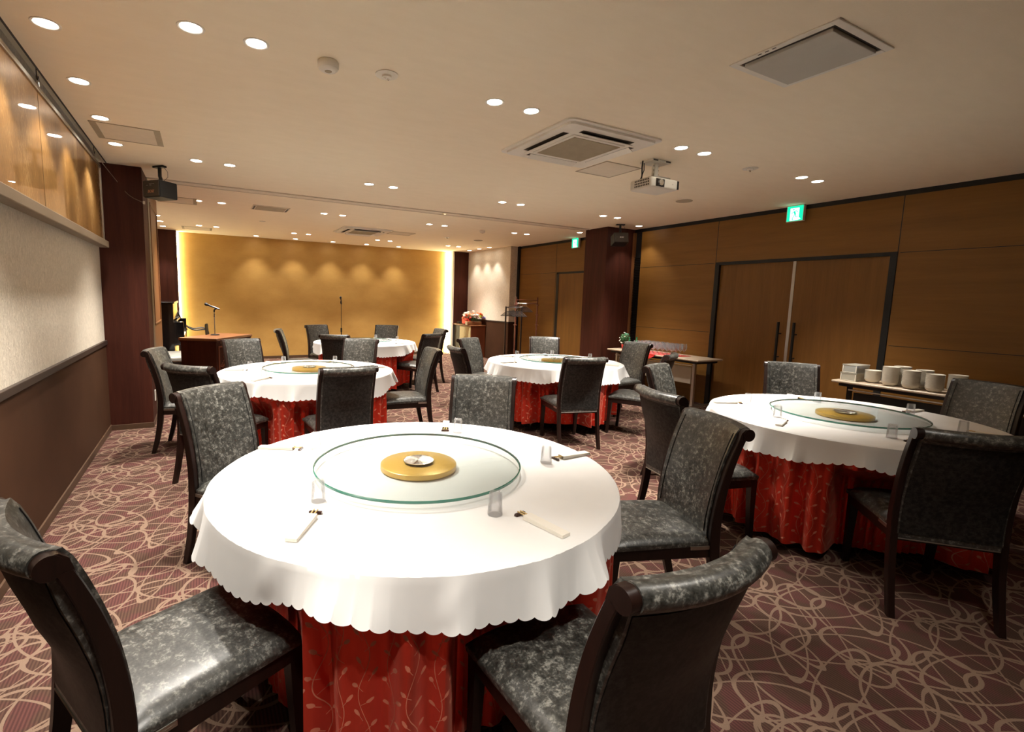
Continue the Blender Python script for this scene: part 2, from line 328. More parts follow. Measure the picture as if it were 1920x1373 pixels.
# ------------------------------------------------------------------ mesh helpers
class MB:
    def __init__(s): s.v = []; s.f = []; s.sm = []; s.uv = None
    def add(s, vs, fs, smooth=False):
        o = len(s.v); s.v += [tuple(p) for p in vs]
        s.f += [tuple(i+o for i in f) for f in fs]; s.sm += [smooth]*len(fs); return s
    def box(s, x0, x1, y0, y1, z0, z1):
        return s.add([(x0,y0,z0),(x1,y0,z0),(x1,y1,z0),(x0,y1,z0),(x0,y0,z1),(x1,y0,z1),(x1,y1,z1),(x0,y1,z1)],
                     [(0,3,2,1),(4,5,6,7),(0,1,5,4),(1,2,6,5),(2,3,7,6),(3,0,4,7)])
    def rbox(s, x0, x1, y0, y1, z0, z1, r=0.005, seg=2):
        bm = bmesh.new(); bmesh.ops.create_cube(bm, size=1)
        for v in bm.verts:
            v.co = Vector(((x0+x1)/2+v.co.x*(x1-x0), (y0+y1)/2+v.co.y*(y1-y0), (z0+z1)/2+v.co.z*(z1-z0)))
        bmesh.ops.bevel(bm, geom=list(bm.edges), offset=min(r, (x1-x0)*.49, (y1-y0)*.49, (z1-z0)*.49), segments=seg, profile=0.5, affect='EDGES')
        bm.verts.index_update()
        s.add([v.co[:] for v in bm.verts], [tuple(v.index for v in f.verts) for f in bm.faces]); bm.free(); return s
    def lathe(s, prof, n=32, c=(0, 0, 0), smooth=True, caps=True):
        """prof: list of (r, z)"""
        vs = []; fs = []
        for (r, z) in prof:
            for i in range(n):
                a = 2*PI*i/n; vs.append((c[0]+r*math.cos(a), c[1]+r*math.sin(a), c[2]+z))
        for k in range(len(prof)-1):
            for i in range(n):
                j = (i+1) % n; fs.append((k*n+i, k*n+j, (k+1)*n+j, (k+1)*n+i))
        s.add(vs, fs, smooth)
        if caps:
            o = len(s.v)-len(vs)
            s.f.append(tuple(o+i for i in reversed(range(n)))); s.f.append(tuple(o+(len(prof)-1)*n+i for i in range(n))); s.sm += [False, False]
        return s
    def tube(s, pts, r, n=8, smooth=True, caps=True):
        pts = [Vector(p) for p in pts]; rs = r if isinstance(r, (list, tuple)) else [r]*len(pts)
        vs = []; fs = []
        t0 = (pts[1]-pts[0]).normalized(); up = Vector((0, 0, 1)) if abs(t0.z) < 0.9 else Vector((1, 0, 0))
        nx = t0.cross(up).normalized()
        for i, p in enumerate(pts):
            a = pts[max(0, i-1)]; b = pts[min(len(pts)-1, i+1)]; t = (b-a).normalized()
            nx = (nx - t*nx.dot(t)).normalized(); ny = t.cross(nx)
            for k in range(n):
                an = 2*PI*k/n; vs.append(p+(nx*math.cos(an)+ny*math.sin(an))*rs[i])
        for i in range(len(pts)-1):
            for k in range(n):
                j = (k+1) % n; fs.append((i*n+k, i*n+j, (i+1)*n+j, (i+1)*n+k))
        s.add(vs, fs, smooth)
        if caps:
            o = len(s.v)-len(vs); L = len(pts)-1
            s.f.append(tuple(o+k for k in reversed(range(n)))); s.f.append(tuple(o+L*n+k for k in range(n))); s.sm += [False, False]
        return s
    def grid(s, rows, smooth=True, closed_u=False, closed_v=False):
        """rows: list of rows of points"""
        nu = len(rows[0]); nv = len(rows); vs = [p for r_ in rows for p in r_]; fs = []
        for j in range(nv if closed_v else nv-1):
            for i in range(nu if closed_u else nu-1):
                i2 = (i+1) % nu; j2 = (j+1) % nv
                fs.append((j*nu+i, j*nu+i2, j2*nu+i2, j2*nu+i))
        return s.add(vs, fs, smooth)
    def prism(s, poly, axis, a, b, smooth=False):
        """extrude a 2-D polygon along the axis from a to b"""
        def P(u, v, t): return {'X': (t, u, v), 'Y': (u, t, v), 'Z': (u, v, t)}[axis]
        n = len(poly); vs = [P(u, v, a) for u, v in poly]+[P(u, v, b) for u, v in poly]
        fs = [(i, (i+1) % n, (i+1) % n+n, i+n) for i in range(n)]+[tuple(reversed(range(n))), tuple(range(n, 2*n))]
        s.add(vs, fs, False)
        if smooth:
            for k in range(len(s.sm)-len(fs), len(s.sm)-2): s.sm[k] = True
        return s
    def mesh(s, name, mat):
        me = bpy.data.meshes.new(name); me.from_pydata(s.v, [], s.f)
        me.polygons.foreach_set('use_smooth', s.sm)
        if s.uv:
            ul = me.uv_layers.new(name='UVMap')
            for lp in me.loops: ul.data[lp.index].uv = s.uv[lp.vertex_index]
        me.materials.append(mat); me.update()
        bm = bmesh.new(); bm.from_mesh(me); bmesh.ops.recalc_face_normals(bm, faces=bm.faces); bm.to_mesh(me); bm.free()
        if any(s.sm): me.set_sharp_from_angle(angle=R(42))
        return me
    def build(s, name, mat, parent=None):
        o = bpy.data.objects.new(name, s.mesh(name, mat)); COL.objects.link(o)
        if parent: o.parent = parent
        return o
def tag(o, label=None, cat=None, group=None, kind=None):
    if label: o['label'] = label
    if cat: o['category'] = cat
    if group: o['group'] = group
    if kind: o['kind'] = kind
    return o
def thing(name, label, cat, loc=(0, 0, 0), rz=0, group=None):
    o = bpy.data.objects.new(name, None); COL.objects.link(o); o.empty_display_size = 0.1
    o.location = loc; o.rotation_euler = (0, 0, rz)
    return tag(o, label, cat, group)
def struct(o, label=None): return tag(o, label, None, None, 'structure')
def copy_tree(o, parent=None):
    c = o.copy(); COL.objects.link(c)
    if parent: c.parent = parent
    for ch in list(KIDS.get(o.name, [])) or [x for x in o.children]:
        copy_tree(ch, c)
    return c
KIDS = {}
def bez(p0, p1, p2, p3, n=10):
    out = []
    for i in range(n+1):
        t = i/n; out.append(tuple((1-t)**3*a+3*(1-t)**2*t*b+3*(1-t)*t*t*c+t**3*d for a, b, c, d in zip(p0, p1, p2, p3)))
    return out
def catmull(pts, n=6):
    out = []; P = [pts[0]]+list(pts)+[pts[-1]]
    for i in range(1, len(P)-2):
        for k in range(n):
            t = k/n
            out.append(tuple(0.5*((2*b)+(-a+c)*t+(2*a-5*b+4*c-d)*t*t+(-a+3*b-3*c+d)*t**3) for a, b, c, d in zip(P[i-1], P[i], P[i+1], P[i+2])))
    out.append(tuple(pts[-1])); return out
def text_mesh(txt, size, depth, mat, name, parent, mw, shear=0.0):
    cu = bpy.data.curves.new(name, 'FONT'); cu.body = txt; cu.size = size; cu.extrude = depth; cu.shear = shear
    cu.align_x = 'CENTER'; cu.align_y = 'CENTER'; cu.offset = size*0.02
    to = bpy.data.objects.new(name+'_tmp', cu); COL.objects.link(to)
    dg = bpy.context.evaluated_depsgraph_get()
    me = bpy.data.meshes.new_from_object(to.evaluated_get(dg)); bpy.data.objects.remove(to)
    me.materials.clear(); me.materials.append(mat); me.name = name
    o = bpy.data.objects.new(name, me); COL.objects.link(o); o.parent = parent; o.matrix_local = mw
    return o

# ------------------------------------------------------------------ room shell
DL_PAIRS = [(x, y) for y in (2.84, 5.52, 7.82, 10.62) for x in (-0.005, 0.285, 1.695, 1.98, 3.455, 3.74, 5.18, 5.46)]
DL_PAIRS += [(x, 0.16) for x in (-0.005, 0.285, 1.695, 1.98)]
DL_LEFT = [(-0.617, y) for y in (2.44, 3.16, 3.884, 4.593, 5.311, 8.96, 9.70, 10.44, 11.19)] + [(-0.617, y) for y in (1.72, 1.0)]
DL_GOLD = [(x, 11.65) for x in (1.077, 1.89, 2.72, 3.52, 4.33)]
DL_RIGHT = [(6.105, y) for y in (10.27, 10.75, 11.26)]
DL_ODD = [(6.305, 5.888), (6.063, 7.03)]
RH = 0.047   # lamp opening radius

fl = MB().add([(XL-.1, YN-.1, 0), (XR+.3, YN-.1, 0), (XR+.3, YG+.1, 0), (XL-.1, YG+.1, 0)], [(0, 1, 2, 3)]).build('floor', M['carpet'])
struct(fl, 'patterned carpet of tan loops on ribbed maroon')
SLOT_X = -0.79
ce = MB()
ce.box(SLOT_X, XR+.3, YN-.1, 6.12, H, H+.12)
ce.box(XL-.1, XR+.3, 6.12, YG+.1, H, H+.12)
ce.box(XL-.1, SLOT_X, YN-.1, 6.12, H+.10, H+.12)
struct(ce.build('ceiling', M['ceiling_paper']), 'cream papered ceiling')
st = MB(); st.box(-0.5, 5.92, 6.60, 6.78, H-.008, H+.002)
st.box(-0.5, 5.92, 6.60, 6.612, H-.014, H-.006); st.box(-0.5, 5.92, 6.768, 6.78, H-.014, H-.006)
struct(st.build('trim_1', M['cream']), 'flat partition track across the ceiling')
sl = MB(); sl.box(SLOT_X-.012, SLOT_X, YN, 6.12, H-.0, H+.10)
struct(sl.build('trim_2', M['slot_dark']), 'dark slot along the left edge of the ceiling')
# left wall
lw = MB(); lw.box(XL-.1, XL, YN, YG, 0.95, H+.1)
struct(lw.build('wall_left', M['fibre_wallpaper']), 'cream fibrous wallpaper above brown wainscot')
lw = MB(); lw.box(XL-.1, XL+.008, YN, YG, 0, 0.905)
struct(lw.build('wall_left_wainscot', M['wainscot']), 'brown wainscot along the left wall')
t = MB(); t.rbox(XL-.05, XL+.022, YN, 6.13, 0.905, 0.95, .004)
struct(t.build('trim_3', M['rail_wood']), 'dark chair rail on the left wall')
t = MB(); t.rbox(XL-.05, XL+.018, YN, 6.13, 0, 0.062, .003)
struct(t.build('baseboard_left', M['brown_trim']))
# left column and stacked partition leaf beyond it
CX = -0.505
t = MB(); t.box(XL, CX, 6.13, 6.60, 0, H)
struct(t.build('wall_left_column', M['column_wood']), 'dark red wood clad column on the left')
t = MB(); t.rbox(XL, CX+.004, 6.118, 6.60, 0, 0.055, .002)
struct(t.build('baseboard_left_column', M['brown_trim']))
t = MB(); t.box(XL, CX+.006, 6.60, 6.80, 0, H)
struct(t.build('trim_4', M['trim_grey']), 'grey brown jamb strip beside the left column')
t = MB(); t.box(XL, CX-.02, 6.80, 8.3, 0, H)
struct(t.build('wall_left_partition', M['orange_wood']), 'orange wood partition store behind the left column')
t = MB()
for (a, b, c, d) in ((7.1, 8.1, 2.50, 2.52), (7.1, 8.1, 1.05, 1.07), (7.1, 7.12, 1.05, 2.52), (8.08, 8.1, 1.05, 2.52)):
    t.rbox(CX-.021, CX-.008, a, b, c, d, .003)
struct(t.build('trim_5', M['orange_wood']), 'raised moulding frame on the orange partition')
for (y, z) in ((6.40, 0.30), (6.95, 0.30)):
    o = MB().rbox(CX-.02 if y > 6.6 else CX, CX-.010 if y > 6.6 else CX+.008, y-.035, y+.035, z-.06, z+.06, .003).build('wall_socket', M['white_plastic'])
    tag(o, 'white socket plate low on the left dark wood column' if y < 6.6 else 'white socket plate low on the orange partition panel', 'socket')
# gold end wall
t = MB(); t.box(XL-.1, XR+.3, YG, YG+.1, 0, H)
struct(t.build('wall_back', M['gold_wall']), 'golden textured feature wall')
t = MB(); t.box(-.40, 5.72, YG-.015, YG, 0, 0.06)
struct(t.build('baseboard_back', M['brown_trim']))
t = MB(); t.box(XL, -0.425, 11.74, YG-.0, 0, H)
struct(t.build('wall_back_left_pier', M['column_wood']), 'dark wood pier at the left of the gold wall')
t = MB(); t.box(5.905, 6.40, 11.74, YG, 0, H)
struct(t.build('wall_back_right_pier', M['column_wood']), 'dark wood pier at the right of the gold wall')
t = MB(); t.box(5.865, 5.905, 11.70, YG, 0, H)
struct(t.build('trim_6', M['cream']), 'pale reveal beside the glowing light strip')
for (x0, x1, lab) in ((-0.425, -0.395, 'glowing warm vertical light strip at left end of gold wall'), (5.785, 5.865, 'glowing warm vertical light strip at right end of gold wall')):
    o = MB().box(x0, x1, 11.90, 11.975, 0.03, H-.02).build('cove_light', M['cove_light']); tag(o, lab, 'light', 'vertical light strips of the gold wall')
# right wall: wood panels, near section
t = MB()
t.box(XR, XR+.1, 4.655, 6.05, 0, H-.055)
t.box(XR, XR+.1, YN, 2.55, 0, H-.055)
t.box(XR, XR+.1, 2.55, 4.655, 2.075, H-.055)
struct(t.build('wall_right', M['panel_wood']), 'warm veneer wall panels on the right')
t = MB(); t.box(XR+.012, XR+.1, YN, YG, H-.055, H)
struct(t.build('trim_7', M['black']), 'black shadow gap at the top of the right wall')
t = MB()
for y in (2.55, 4.66): t.box(XR-.0008, XR+.001, y-.004, y+.004, 2.0 if False else 0, H-.055)
for (y0, y1) in ((YN, 2.53), (4.68, 6.05)):
    for z in (2.065, 1.072): t.box(XR-.0008, XR+.001, y0, y1, z-.003, z+.003)
for y in (0.5, -1.4): t.box(XR-.0008, XR+.001, y-.003, y+.003, 0, H-.055)
struct(t.build('trim_8', M['black']), 'thin dark joints between the veneer panels')
t = MB()
t.box(XR-.01, XR+.06, 2.55, 4.655, 2.035, 2.075); t.box(XR-.01, XR+.06, 2.55, 2.61, 0, 2.04); t.box(XR-.01, XR+.06, 4.595, 4.655, 0, 2.04)
struct(t.build('trim_9', M['black']), 'black frame around the double doors')
def door(name, y0, y1, hy, lab):
    d = MB().box(XR+.03, XR+.07, y0, y1, 0.01, 2.035).build(name, M['door_wood']); struct(d, lab)
    h = MB(); h.tube([(XR-.045, hy, 0.62), (XR-.045, hy, 1.27)], 0.016, 12)
    for z in (0.82, 1.12): h.tube([(XR-.045, hy, z), (XR+.035, hy, z)], 0.008, 8)
    h.build('door_handle', M['black_metal'], d)
    return d
door('door_1', 3.61, 4.595, 3.68, 'left leaf of the wooden double door')
door('door_2', 2.61, 3.575, 3.49, 'right leaf of the wooden double door')
t = MB(); t.box(XR+.025, XR+.075, 3.575, 3.61, 0.01, 2.035)
struct(t.build('trim_10', M['steel']), 'pale metal meeting strip between the door leaves')
t = MB(); t.box(XR+.02, XR+.1, 6.05, 6.22, 0, H)
struct(t.build('trim_11', M['black']), 'black louvred slot beside the right column')
t = MB()
for k in range(70):
    z = 0.30+k*0.028; t.box(XR-.002, XR+.02, 6.065, 6.205, z, z+.010)
struct(t.build('trim_12', M['black_metal']), 'slats of the black louvre')
t = MB(); t.box(XR-.03, XR+.05, 6.185, 6.22, 0, H-.06)
struct(t.build('trim_13', M['orange_wood']), 'narrow wooden edge beside the louvre')
# right column
t = MB(); t.box(5.960, XR+.1, 6.22, 6.75, 0, H)
struct(t.build('wall_right_column', M['column_wood']), 'dark red wood clad column on the right')
# right wall, far section
t = MB(); t.box(XR, XR+.1, 6.80, 9.66, 0, H-.055)
struct(t.build('wall_right_far', M['panel_wood']), 'veneer wall beyond the right column')
t = MB(); t.box(XR-.0008, XR+.001, 8.296, 8.304, 0, H-.055); t.box(XR-.0008, XR+.001, 8.30, 9.6, 2.062, 2.068)
t.box(XR-.03, XR+.01, 9.62, 9.70, 0, H); t.box(XR-.012, XR+.01, 8.18, 8.26, 0, 2.06); t.box(XR-.012, XR+.01, 6.8, 8.26, 2.03, 2.07)
struct(t.build('trim_14', M['black']), 'black door frame and joints in the far veneer wall')
d = MB().box(XR-.006, XR+.002, 6.9, 8.18, 0.01, 2.03).build('door_3', M['door_wood']); struct(d, 'wooden door partly hidden behind the right column')
MB().tube([(XR-.04, 7.0, 0.7), (XR-.04, 7.0, 1.25)], 0.014, 8).build('door_handle', M['black_metal'], d)
t = MB(); t.box(6.35, XR+.1, 9.70, 11.98, 0.965, H)
struct(t.build('wall_right_cream', M['fibre_wallpaper']), 'cream wall lit by three downlights')
t = MB(); t.box(6.345, XR+.1, 9.695, 11.98, 0, 0.93)
struct(t.build('wall_right_cream_wainscot', M['wainscot']))
t = MB(); t.box(6.338, XR+.1, 9.688, 11.98, 0.93, 0.965)
struct(t.build('trim_15', M['rail_wood']))
# wall behind the camera
t = MB(); t.box(XL-.1, XR+.2, YN-.1, YN, 0, H)
struct(t.build('wall_near', M['cream']), 'cream wall behind the viewpoint')

# ------------------------------------------------------------------ downlights
def downlight_meshes():
    ring = MB().lathe([(RH, 0.0), (RH+.004, -.0035), (RH+.013, -.0035), (RH+.015, 0.001), (RH, 0.001)], 28, caps=False).mesh('rim', M['white_metal'])
    disc = MB().lathe([(0.0, -.0015), (0.030, -.0030), (RH-.001, -.0012), (RH, 0.001)], 28, caps=False).mesh('lamp', M['bulb'])
    return ring, disc
RING, DISC = downlight_meshes()
def place_name(x, y):
    side = 'left' if x < 1 else 'centre left' if x < 2.8 else 'centre right' if x < 4.5 else 'right'
    row = {2.84: 'nearest row', 5.52: 'second row', 7.82: 'third row', 10.62: 'farthest row'}.get(y)
    return row, side
lights = {}
def spot(nm, x, y, P, ang, blend, col=LIGHT_COL, parent=None):
    key = (P, ang, blend)
    if key not in lights:
        l = bpy.data.lights.new('spot_lamp', 'SPOT'); l.energy = P; l.spot_size = R(ang); l.spot_blend = blend; l.color = col; l.shadow_soft_size = 0.035
        lights[key] = l
    o = bpy.data.objects.new('lamp_beam', lights[key]); COL.objects.link(o); o.parent = parent; o.location = (0, 0, -0.012)
    return o
def downlight(x, y, P, ang, blend, label, group, vis=True):
    t = thing('downlight', label, 'ceiling light', (x, y, H), 0, group)
    if vis:
        a = bpy.data.objects.new('rim', RING); COL.objects.link(a); a.parent = t
        b = bpy.data.objects.new('lamp', DISC); COL.objects.link(b); b.parent = t
    spot('x', x, y, P, ang, blend, parent=t)
def lx(x): return min(range(8), key=lambda i: abs(x-(-0.005, 0.285, 1.695, 1.98, 3.455, 3.74, 5.18, 5.46)[i]))
for (x, y) in DL_PAIRS:
    row, side = place_name(x, y)
    if row is None:      # rows over the viewpoint, outside the frame
        downlight(x, y, P_MAIN*(0.42 if x < 1 else 0.22), 88, 0.85, 'downlight over the viewpoint, %s side, %s lamp of its pair' % (side, ('left', 'right')[lx(x) % 2]), 'paired ceiling downlights')
        continue
    pw = P_MAIN*(0.75 if (y < 3 and x > 5) else 1.25 if (y < 3 and x > 3) else 1.0)
    downlight(x, y, pw, 88, 0.85, '%s lamp of the %s pair in the %s of ceiling downlights' % (('left', 'right')[lx(x) % 2], side, row), 'paired ceiling downlights')
for i, (x, y) in enumerate(DL_LEFT):
    downlight(x, y, P_WALL, 92, 0.5, 'small downlight close to the left wall, %s' % ['just outside the top left picture corner', 'nearest the top left picture corner', 'second from the picture corner', 'third, in front of the ceiling hatch', 'fourth, between hatch and dark column', 'first beyond the dark column', 'second beyond the dark column', 'third beyond the dark column', 'farthest beyond the dark column', 'over the near chair', 'behind the viewpoint'][i], 'wall washing downlights')
for i, (x, y) in enumerate(DL_GOLD):
    downlight(x, y, P_GOLD, 80, 0.7, '%s of five small downlights along the gold wall' % ['leftmost', 'second from left', 'middle', 'second from right', 'rightmost'][i], 'wall washing downlights')
for i, (x, y) in enumerate(DL_RIGHT):
    downlight(x, y, P_GOLD, 80, 0.7, '%s of three small downlights by the far cream wall' % ['nearest', 'middle', 'farthest'][i], 'wall washing downlights')
downlight(*DL_ODD[0], P_GOLD*.6, 90, 0.5, 'single small downlight in front of the right column', 'wall washing downlights')
downlight(*DL_ODD[1], P_GOLD*.6, 90, 0.5, 'single small downlight behind the right column by exit sign', 'wall washing downlights')

# ------------------------------------------------------------------ ceiling equipment
# four-way cassette air conditioners
def cassette(loc, w, label, extra=True):
    t = thing('cassette_air_conditioner', label, 'air conditioner', loc, 0, 'four way ceiling air conditioners')
    h = w/2
    def rr(w2, r, n=5):
        pts = []
        for cx_, cy_, a0 in ((w2-r, w2-r, 0), (-w2+r, w2-r, 90), (-w2+r, -w2+r, 180), (w2-r, -w2+r, 270)):
            for k in range(n+1):
                a = R(a0+90*k/n); pts.append((cx_+r*math.cos(a), cy_+r*math.sin(a)))
        return pts
    m_ = MB(); m_.prism(rr(h, .05), 'Z', -.012, -.0005); m_.build('outer_panel', M['white_metal'], t)
    m_ = MB(); m_.prism(rr(h-.035, .045), 'Z', -.028, -.012); m_.build('inner_panel', M['white_metal'], t)
    m_ = MB(); m_.prism(rr(h*.56, .01), 'Z', -.036, -.028); m_.build('grille_frame', M['white_metal'], t)
    m_ = MB(); m_.box(-h*.50, h*.50, -h*.50, h*.50, -.040, -.036)
    for k in range(40):
        a = -h*.50+h*k/40; m_.box(a, a+.004, -h*.50, h*.50, -.042, -.040)
    m_.build('intake_grille', M['grille'], t)
    for k in range(4):
        m_ = MB(); m_.box(-h*.55, h*.55, h*.66, h*.77, -.0295, -.0275)
        o = m_.build('air_slot', M['slot_dark'], t); o.rotation_euler = (0, 0, k*PI/2)
        m_ = MB(); m_.add([(-h*.53, h*.66, -.031), (h*.53, h*.66, -.031), (h*.53, h*.765, -.056), (-h*.53, h*.765, -.056), (-h*.53, h*.66, -.028), (h*.53, h*.66, -.028), (h*.53, h*.765, -.053), (-h*.53, h*.765, -.053)],
                          [(0, 3, 2, 1), (4, 5, 6, 7), (0, 1, 5, 4), (1, 2, 6, 5), (2, 3, 7, 6), (3, 0, 4, 7)])
        o = m_.build('air_flap', M['white_metal'], t); o.rotation_euler = (0, 0, k*PI/2)
    return t
cassette((2.72, 3.23, H), 0.92, 'large square four way air conditioner in the middle of the ceiling')
cassette((2.75, 9.35, H), 0.92, 'square four way air conditioner far back before the gold wall')
# recessed panel type unit, upper right
t = thing('panel_air_conditioner', 'flat grey plate air conditioner set in the upper right ceiling', 'air conditioner', (2.74, 1.53, H))
w2, d2 = 0.25, 0.255
m_ = MB()
for (a, b, c, d) in ((-w2, w2, -d2, -d2+.035), (-w2, w2, d2-.035, d2), (-w2, -w2+.035, -d2+.035, d2-.035), (w2-.035, w2, -d2+.035, d2-.035)): m_.rbox(a, b, c, d, -.008, -.0005, .002)
m_.build('frame', M['white_metal'], t)
MB().box(-w2+.034, w2-.034, -d2+.034, d2-.034, -.003, -.0006).build('recess', M['slot_dark'], t)
MB().rbox(-w2+.055, w2-.055, -d2+.050, d2-.050, -.022, -.003, .003).build('face_plate', M['ac_metal'], t)
m_ = MB()
for k in range(3): m_.box(-.243, -.236, .02+k*.035, .038+k*.035, -.0092, -.0080)
m_.build('indicator_marks', M['slot_dark'], t)
# access hatches
def hatch(x0, x1, y0, y1, fw, label, fwy=None):
    fwy = fwy or fw
    t = thing('ceiling_hatch', label, 'access hatch', ((x0+x1)/2, (y0+y1)/2, H), 0, 'ceiling access hatches')
    a, b = (x1-x0)/2, (y1-y0)/2
    m_ = MB(); m_.box(-a, a, -b, -b+fwy, -.004, -.0003); m_.box(-a, a, b-fwy, b, -.004, -.0003); m_.box(-a, -a+fw, -b+fwy, b-fwy, -.004, -.0003); m_.box(a-fw, a, -b+fwy, b-fwy, -.004, -.0003)
    m_.build('frame', M['grille'], t)
    MB().box(-a+fw, a-fw, -b+fwy, b-fwy, -.002, -.0003).build('lid', M['cream'], t)
hatch(3.225, 3.665, 3.43, 3.85, .014, 'square ceiling access hatch behind the large air conditioner')
hatch(-.71, -.25, 4.70, 5.16, .045, 'ceiling hatch with dark end strips by the left wall', .012)
hatch(-.50, -.02, 7.7, 8.2, .045, 'ceiling hatch just beyond the left hanging speaker', .012)
hatch(3.255, 3.72, 9.06, 9.46, .014, 'square ceiling access hatch beside the far air conditioner')
hatch(-.3, .22, 10.9, 11.35, .04, 'ceiling hatch nearest the left end of the gold wall', .01)
# slot vent
t = thing('slot_vent', 'small yellowish rectangular ceiling vent with dark end slots', 'air vent', (0.93, 7.86, H))
MB().rbox(-.25, .25, -.19, .19, -.010, -.0005, .003).build('frame', M['cream'], t)
MB().box(-.20, .20, -.16, .16, -.014, -.010).build('face_plate', M['grille'], t)
for s in (-1, 1): MB().box(s*.225-.012, s*.225+.012, -.15, .15, -.0115, -.0095).build('air_slot', M['slot_dark'], t)
# detectors and the like
def detector(x, y, r, h, label, mat='white_plastic'):
    t = thing('smoke_detector', label, 'detector', (x, y, H))
    MB().lathe([(r*.92, -.0005), (r, -.006), (r*.99, -h*.62), (r*.90, -h*.80)], 28).build('base', M[mat], t)
    MB().lathe([(r*.86, -h*.80), (r*.74, -h*.95), (r*.55, -h)], 24).build('head', M[mat], t)
    MB().lathe([(r*.34, -h), (r*.32, -h*1.04), (r*.1, -h*1.05)], 16).build('sensor', M['grille'], t)
detector(0.645, 2.845, .056, .050, 'round white smoke detector between the near downlights')
detector(4.53, 7.88, .05, .05, 'small white detector on the far right ceiling')
def emerg(x, y, r, label):
    t = thing('emergency_light', label, 'emergency light', (x, y, H))
    MB().lathe([(r, -.0005), (r, -.004), (r*.92, -.006), (r*.42, -.006), (r*.40, -.016), (r*.3, -.018)], 28).build('rim', M['white_plastic'], t)
    for (dx, dy) in ((.012, .008), (-.012, -.004)):
        MB().lathe([(.008, -.018), (.007, -.024), (.003, -.027)], 12, (dx, dy, 0)).build('lens', M['chrome'], t)
emerg(0.97, 2.83, .065, 'round flush emergency light with two lenses near ceiling front')
emerg(4.48, 2.91, .065, 'round flush emergency light left of the near exit sign')
emerg(4.47, 9.22, .06, 'round flush emergency light at the far end of ceiling')
o = MB().lathe([(.05, -.0005), (.05, -.006), (.02, -.009)], 20, (.964, 9.285, H)).build('blank_cover', M['white_plastic']); tag(o, 'small round white cap on the far left ceiling', 'cap')
o = MB().lathe([(.03, -.0095), (.03, -.012), (.012, -.014)], 20, (3.189, 6.69, H)).build('track_sensor', M['brass']); tag(o, 'tiny brass point in the ceiling partition track', 'sensor')
def cspk(x, y, r, label):
    t = thing('ceiling_speaker', label, 'speaker', (x, y, H), 0, 'round ceiling speakers')
    MB().lathe([(r, -.0005), (r, -.004), (r*.93, -.006)], 32).build('rim', M['grille'], t)
    MB().lathe([(r*.92, -.0062), (r*.6, -.0075), (0.002, -.008)], 32, caps=False).build('grille', M['grille'], t)
cspk(5.22, 4.19, .095, 'round tan ceiling speaker above the right side table')
cspk(5.22, 9.25, .095, 'round tan ceiling speaker near the far cream wall')
# hanging box speakers
def box_speaker(loc, rz, label, tilt, logo_mat, logo_side):
    t = thing('hanging_speaker', label, 'speaker', loc, rz, 'hanging box speakers')
    MB().rbox(-.07, .07, -.025, .025, -.018, -.0008, .003).build('mounting_plate', M['black_metal'], t)
    MB().tube([(0, 0, -.018), (0, 0, -.10), (.005, .005, -.125), (0, 0, -.155)], .017, 10).build('bracket_arm', M['black_metal'], t)
    c = bpy.data.objects.new('cabinet', MB().rbox(-.115, .115, -.10, .10, -.082, .082, .012, 3).mesh('cabinet', M['black'])); COL.objects.link(c); c.parent = t
    c.location = (0, 0, -.240); c.rotation_euler = (tilt, 0, 0)
    MB().rbox(-.108, .108, -.106, -.099, -.075, .075, .004).build('front_grille', M['slot_dark'] if logo_mat != 'x' else M['black'], c)
    sh = 0.25
    if logo_side == 'front':
        text_mesh('BOSE', .026, .001, M[logo_mat], 'logo', c, Matrix.Translation((0, -.1075, .0)) @ Matrix.Rotation(PI/2, 4, 'X'), sh)
    else:
        text_mesh('BOSE', .036, .001, M[logo_mat], 'logo', c, Matrix.Translation((0.0, -.1075, -.028)) @ Matrix.Rotation(PI/2, 4, 'X'), sh)
        m_ = MB(); m_.box(-.06, -.035, -.1075, -.106, .03, .034); m_.box(-.02, .05, -.1075, -.106, .042, .046); m_.box(-.015, .01, -.1075, -.106, .03, .034); m_.build('control_marks', M['steel'], c)
    m_ = MB(); m_.tube([(.05, .01, -.016), (.085, .02, -.06), (.085, .02, -.11), (.05, .0, -.15)], .0018, 6); m_.build('cable', M['black'], t)
    return t
box_speaker((-.335, 5.96, H), R(-48), 'black box speaker hanging from the ceiling by the left column', R(0), 'logo_copper', 'side')
box_speaker((5.94, 5.93, H), R(-28), 'black box speaker hanging in front of the right column', R(-14), 'logo_silver', 'front')
# projector
t = thing('ceiling_projector', 'white projector hanging on a pole behind the large air conditioner', 'projector', (3.60, 3.22, H), R(-2))
MB().rbox(-.11, .11, -.075, .075, -.020, -.0008, .004).build('ceiling_plate', M['white_plastic'], t)
for s_ in (-1, 1): MB().box(s_*.075-.027, s_*.075+.027, -.077, -.074, -.017, -.006).build('plate_slot', M['slot_dark'], t)
m_ = MB(); m_.lathe([(.028, -.02), (.028, -.145)], 18); m_.build('pole', M['white_plastic'], t)
m_ = MB()
for k in range(3):
    for a in (-1, 1): m_.lathe([(.004, 0), (.004, .006)], 8, (a*.028, -.012, -.045-k*.035))
m_.build('screws', M['slot_dark'], t)
m_ = MB(); m_.rbox(-.10, .10, -.09, .09, -.158, -.145, .004); m_.build('bracket', M['steel'], t)
m_ = MB(); m_.rbox(-.165, .165, -.125, .125, -.255, -.165, .018, 3); b = m_.build('body', M['white_plastic'], t)
m_ = MB(); m_.rbox(-.11, -.01, -.130, -.122, -.243, -.178, .003); m_.build('lens_window', M['black_gloss'], b)
m_ = MB(); m_.tube([(-.055, -.122, -.21), (-.055, -.138, -.21)], .026, 20); m_.build('lens', M['chrome'], b)
m_ = MB()
for i in range(9):
    for j in range(3): m_.box(-.1662, -.1645, -.10+i*.019, -.088+i*.019, -.235+j*.022, -.220+j*.022)
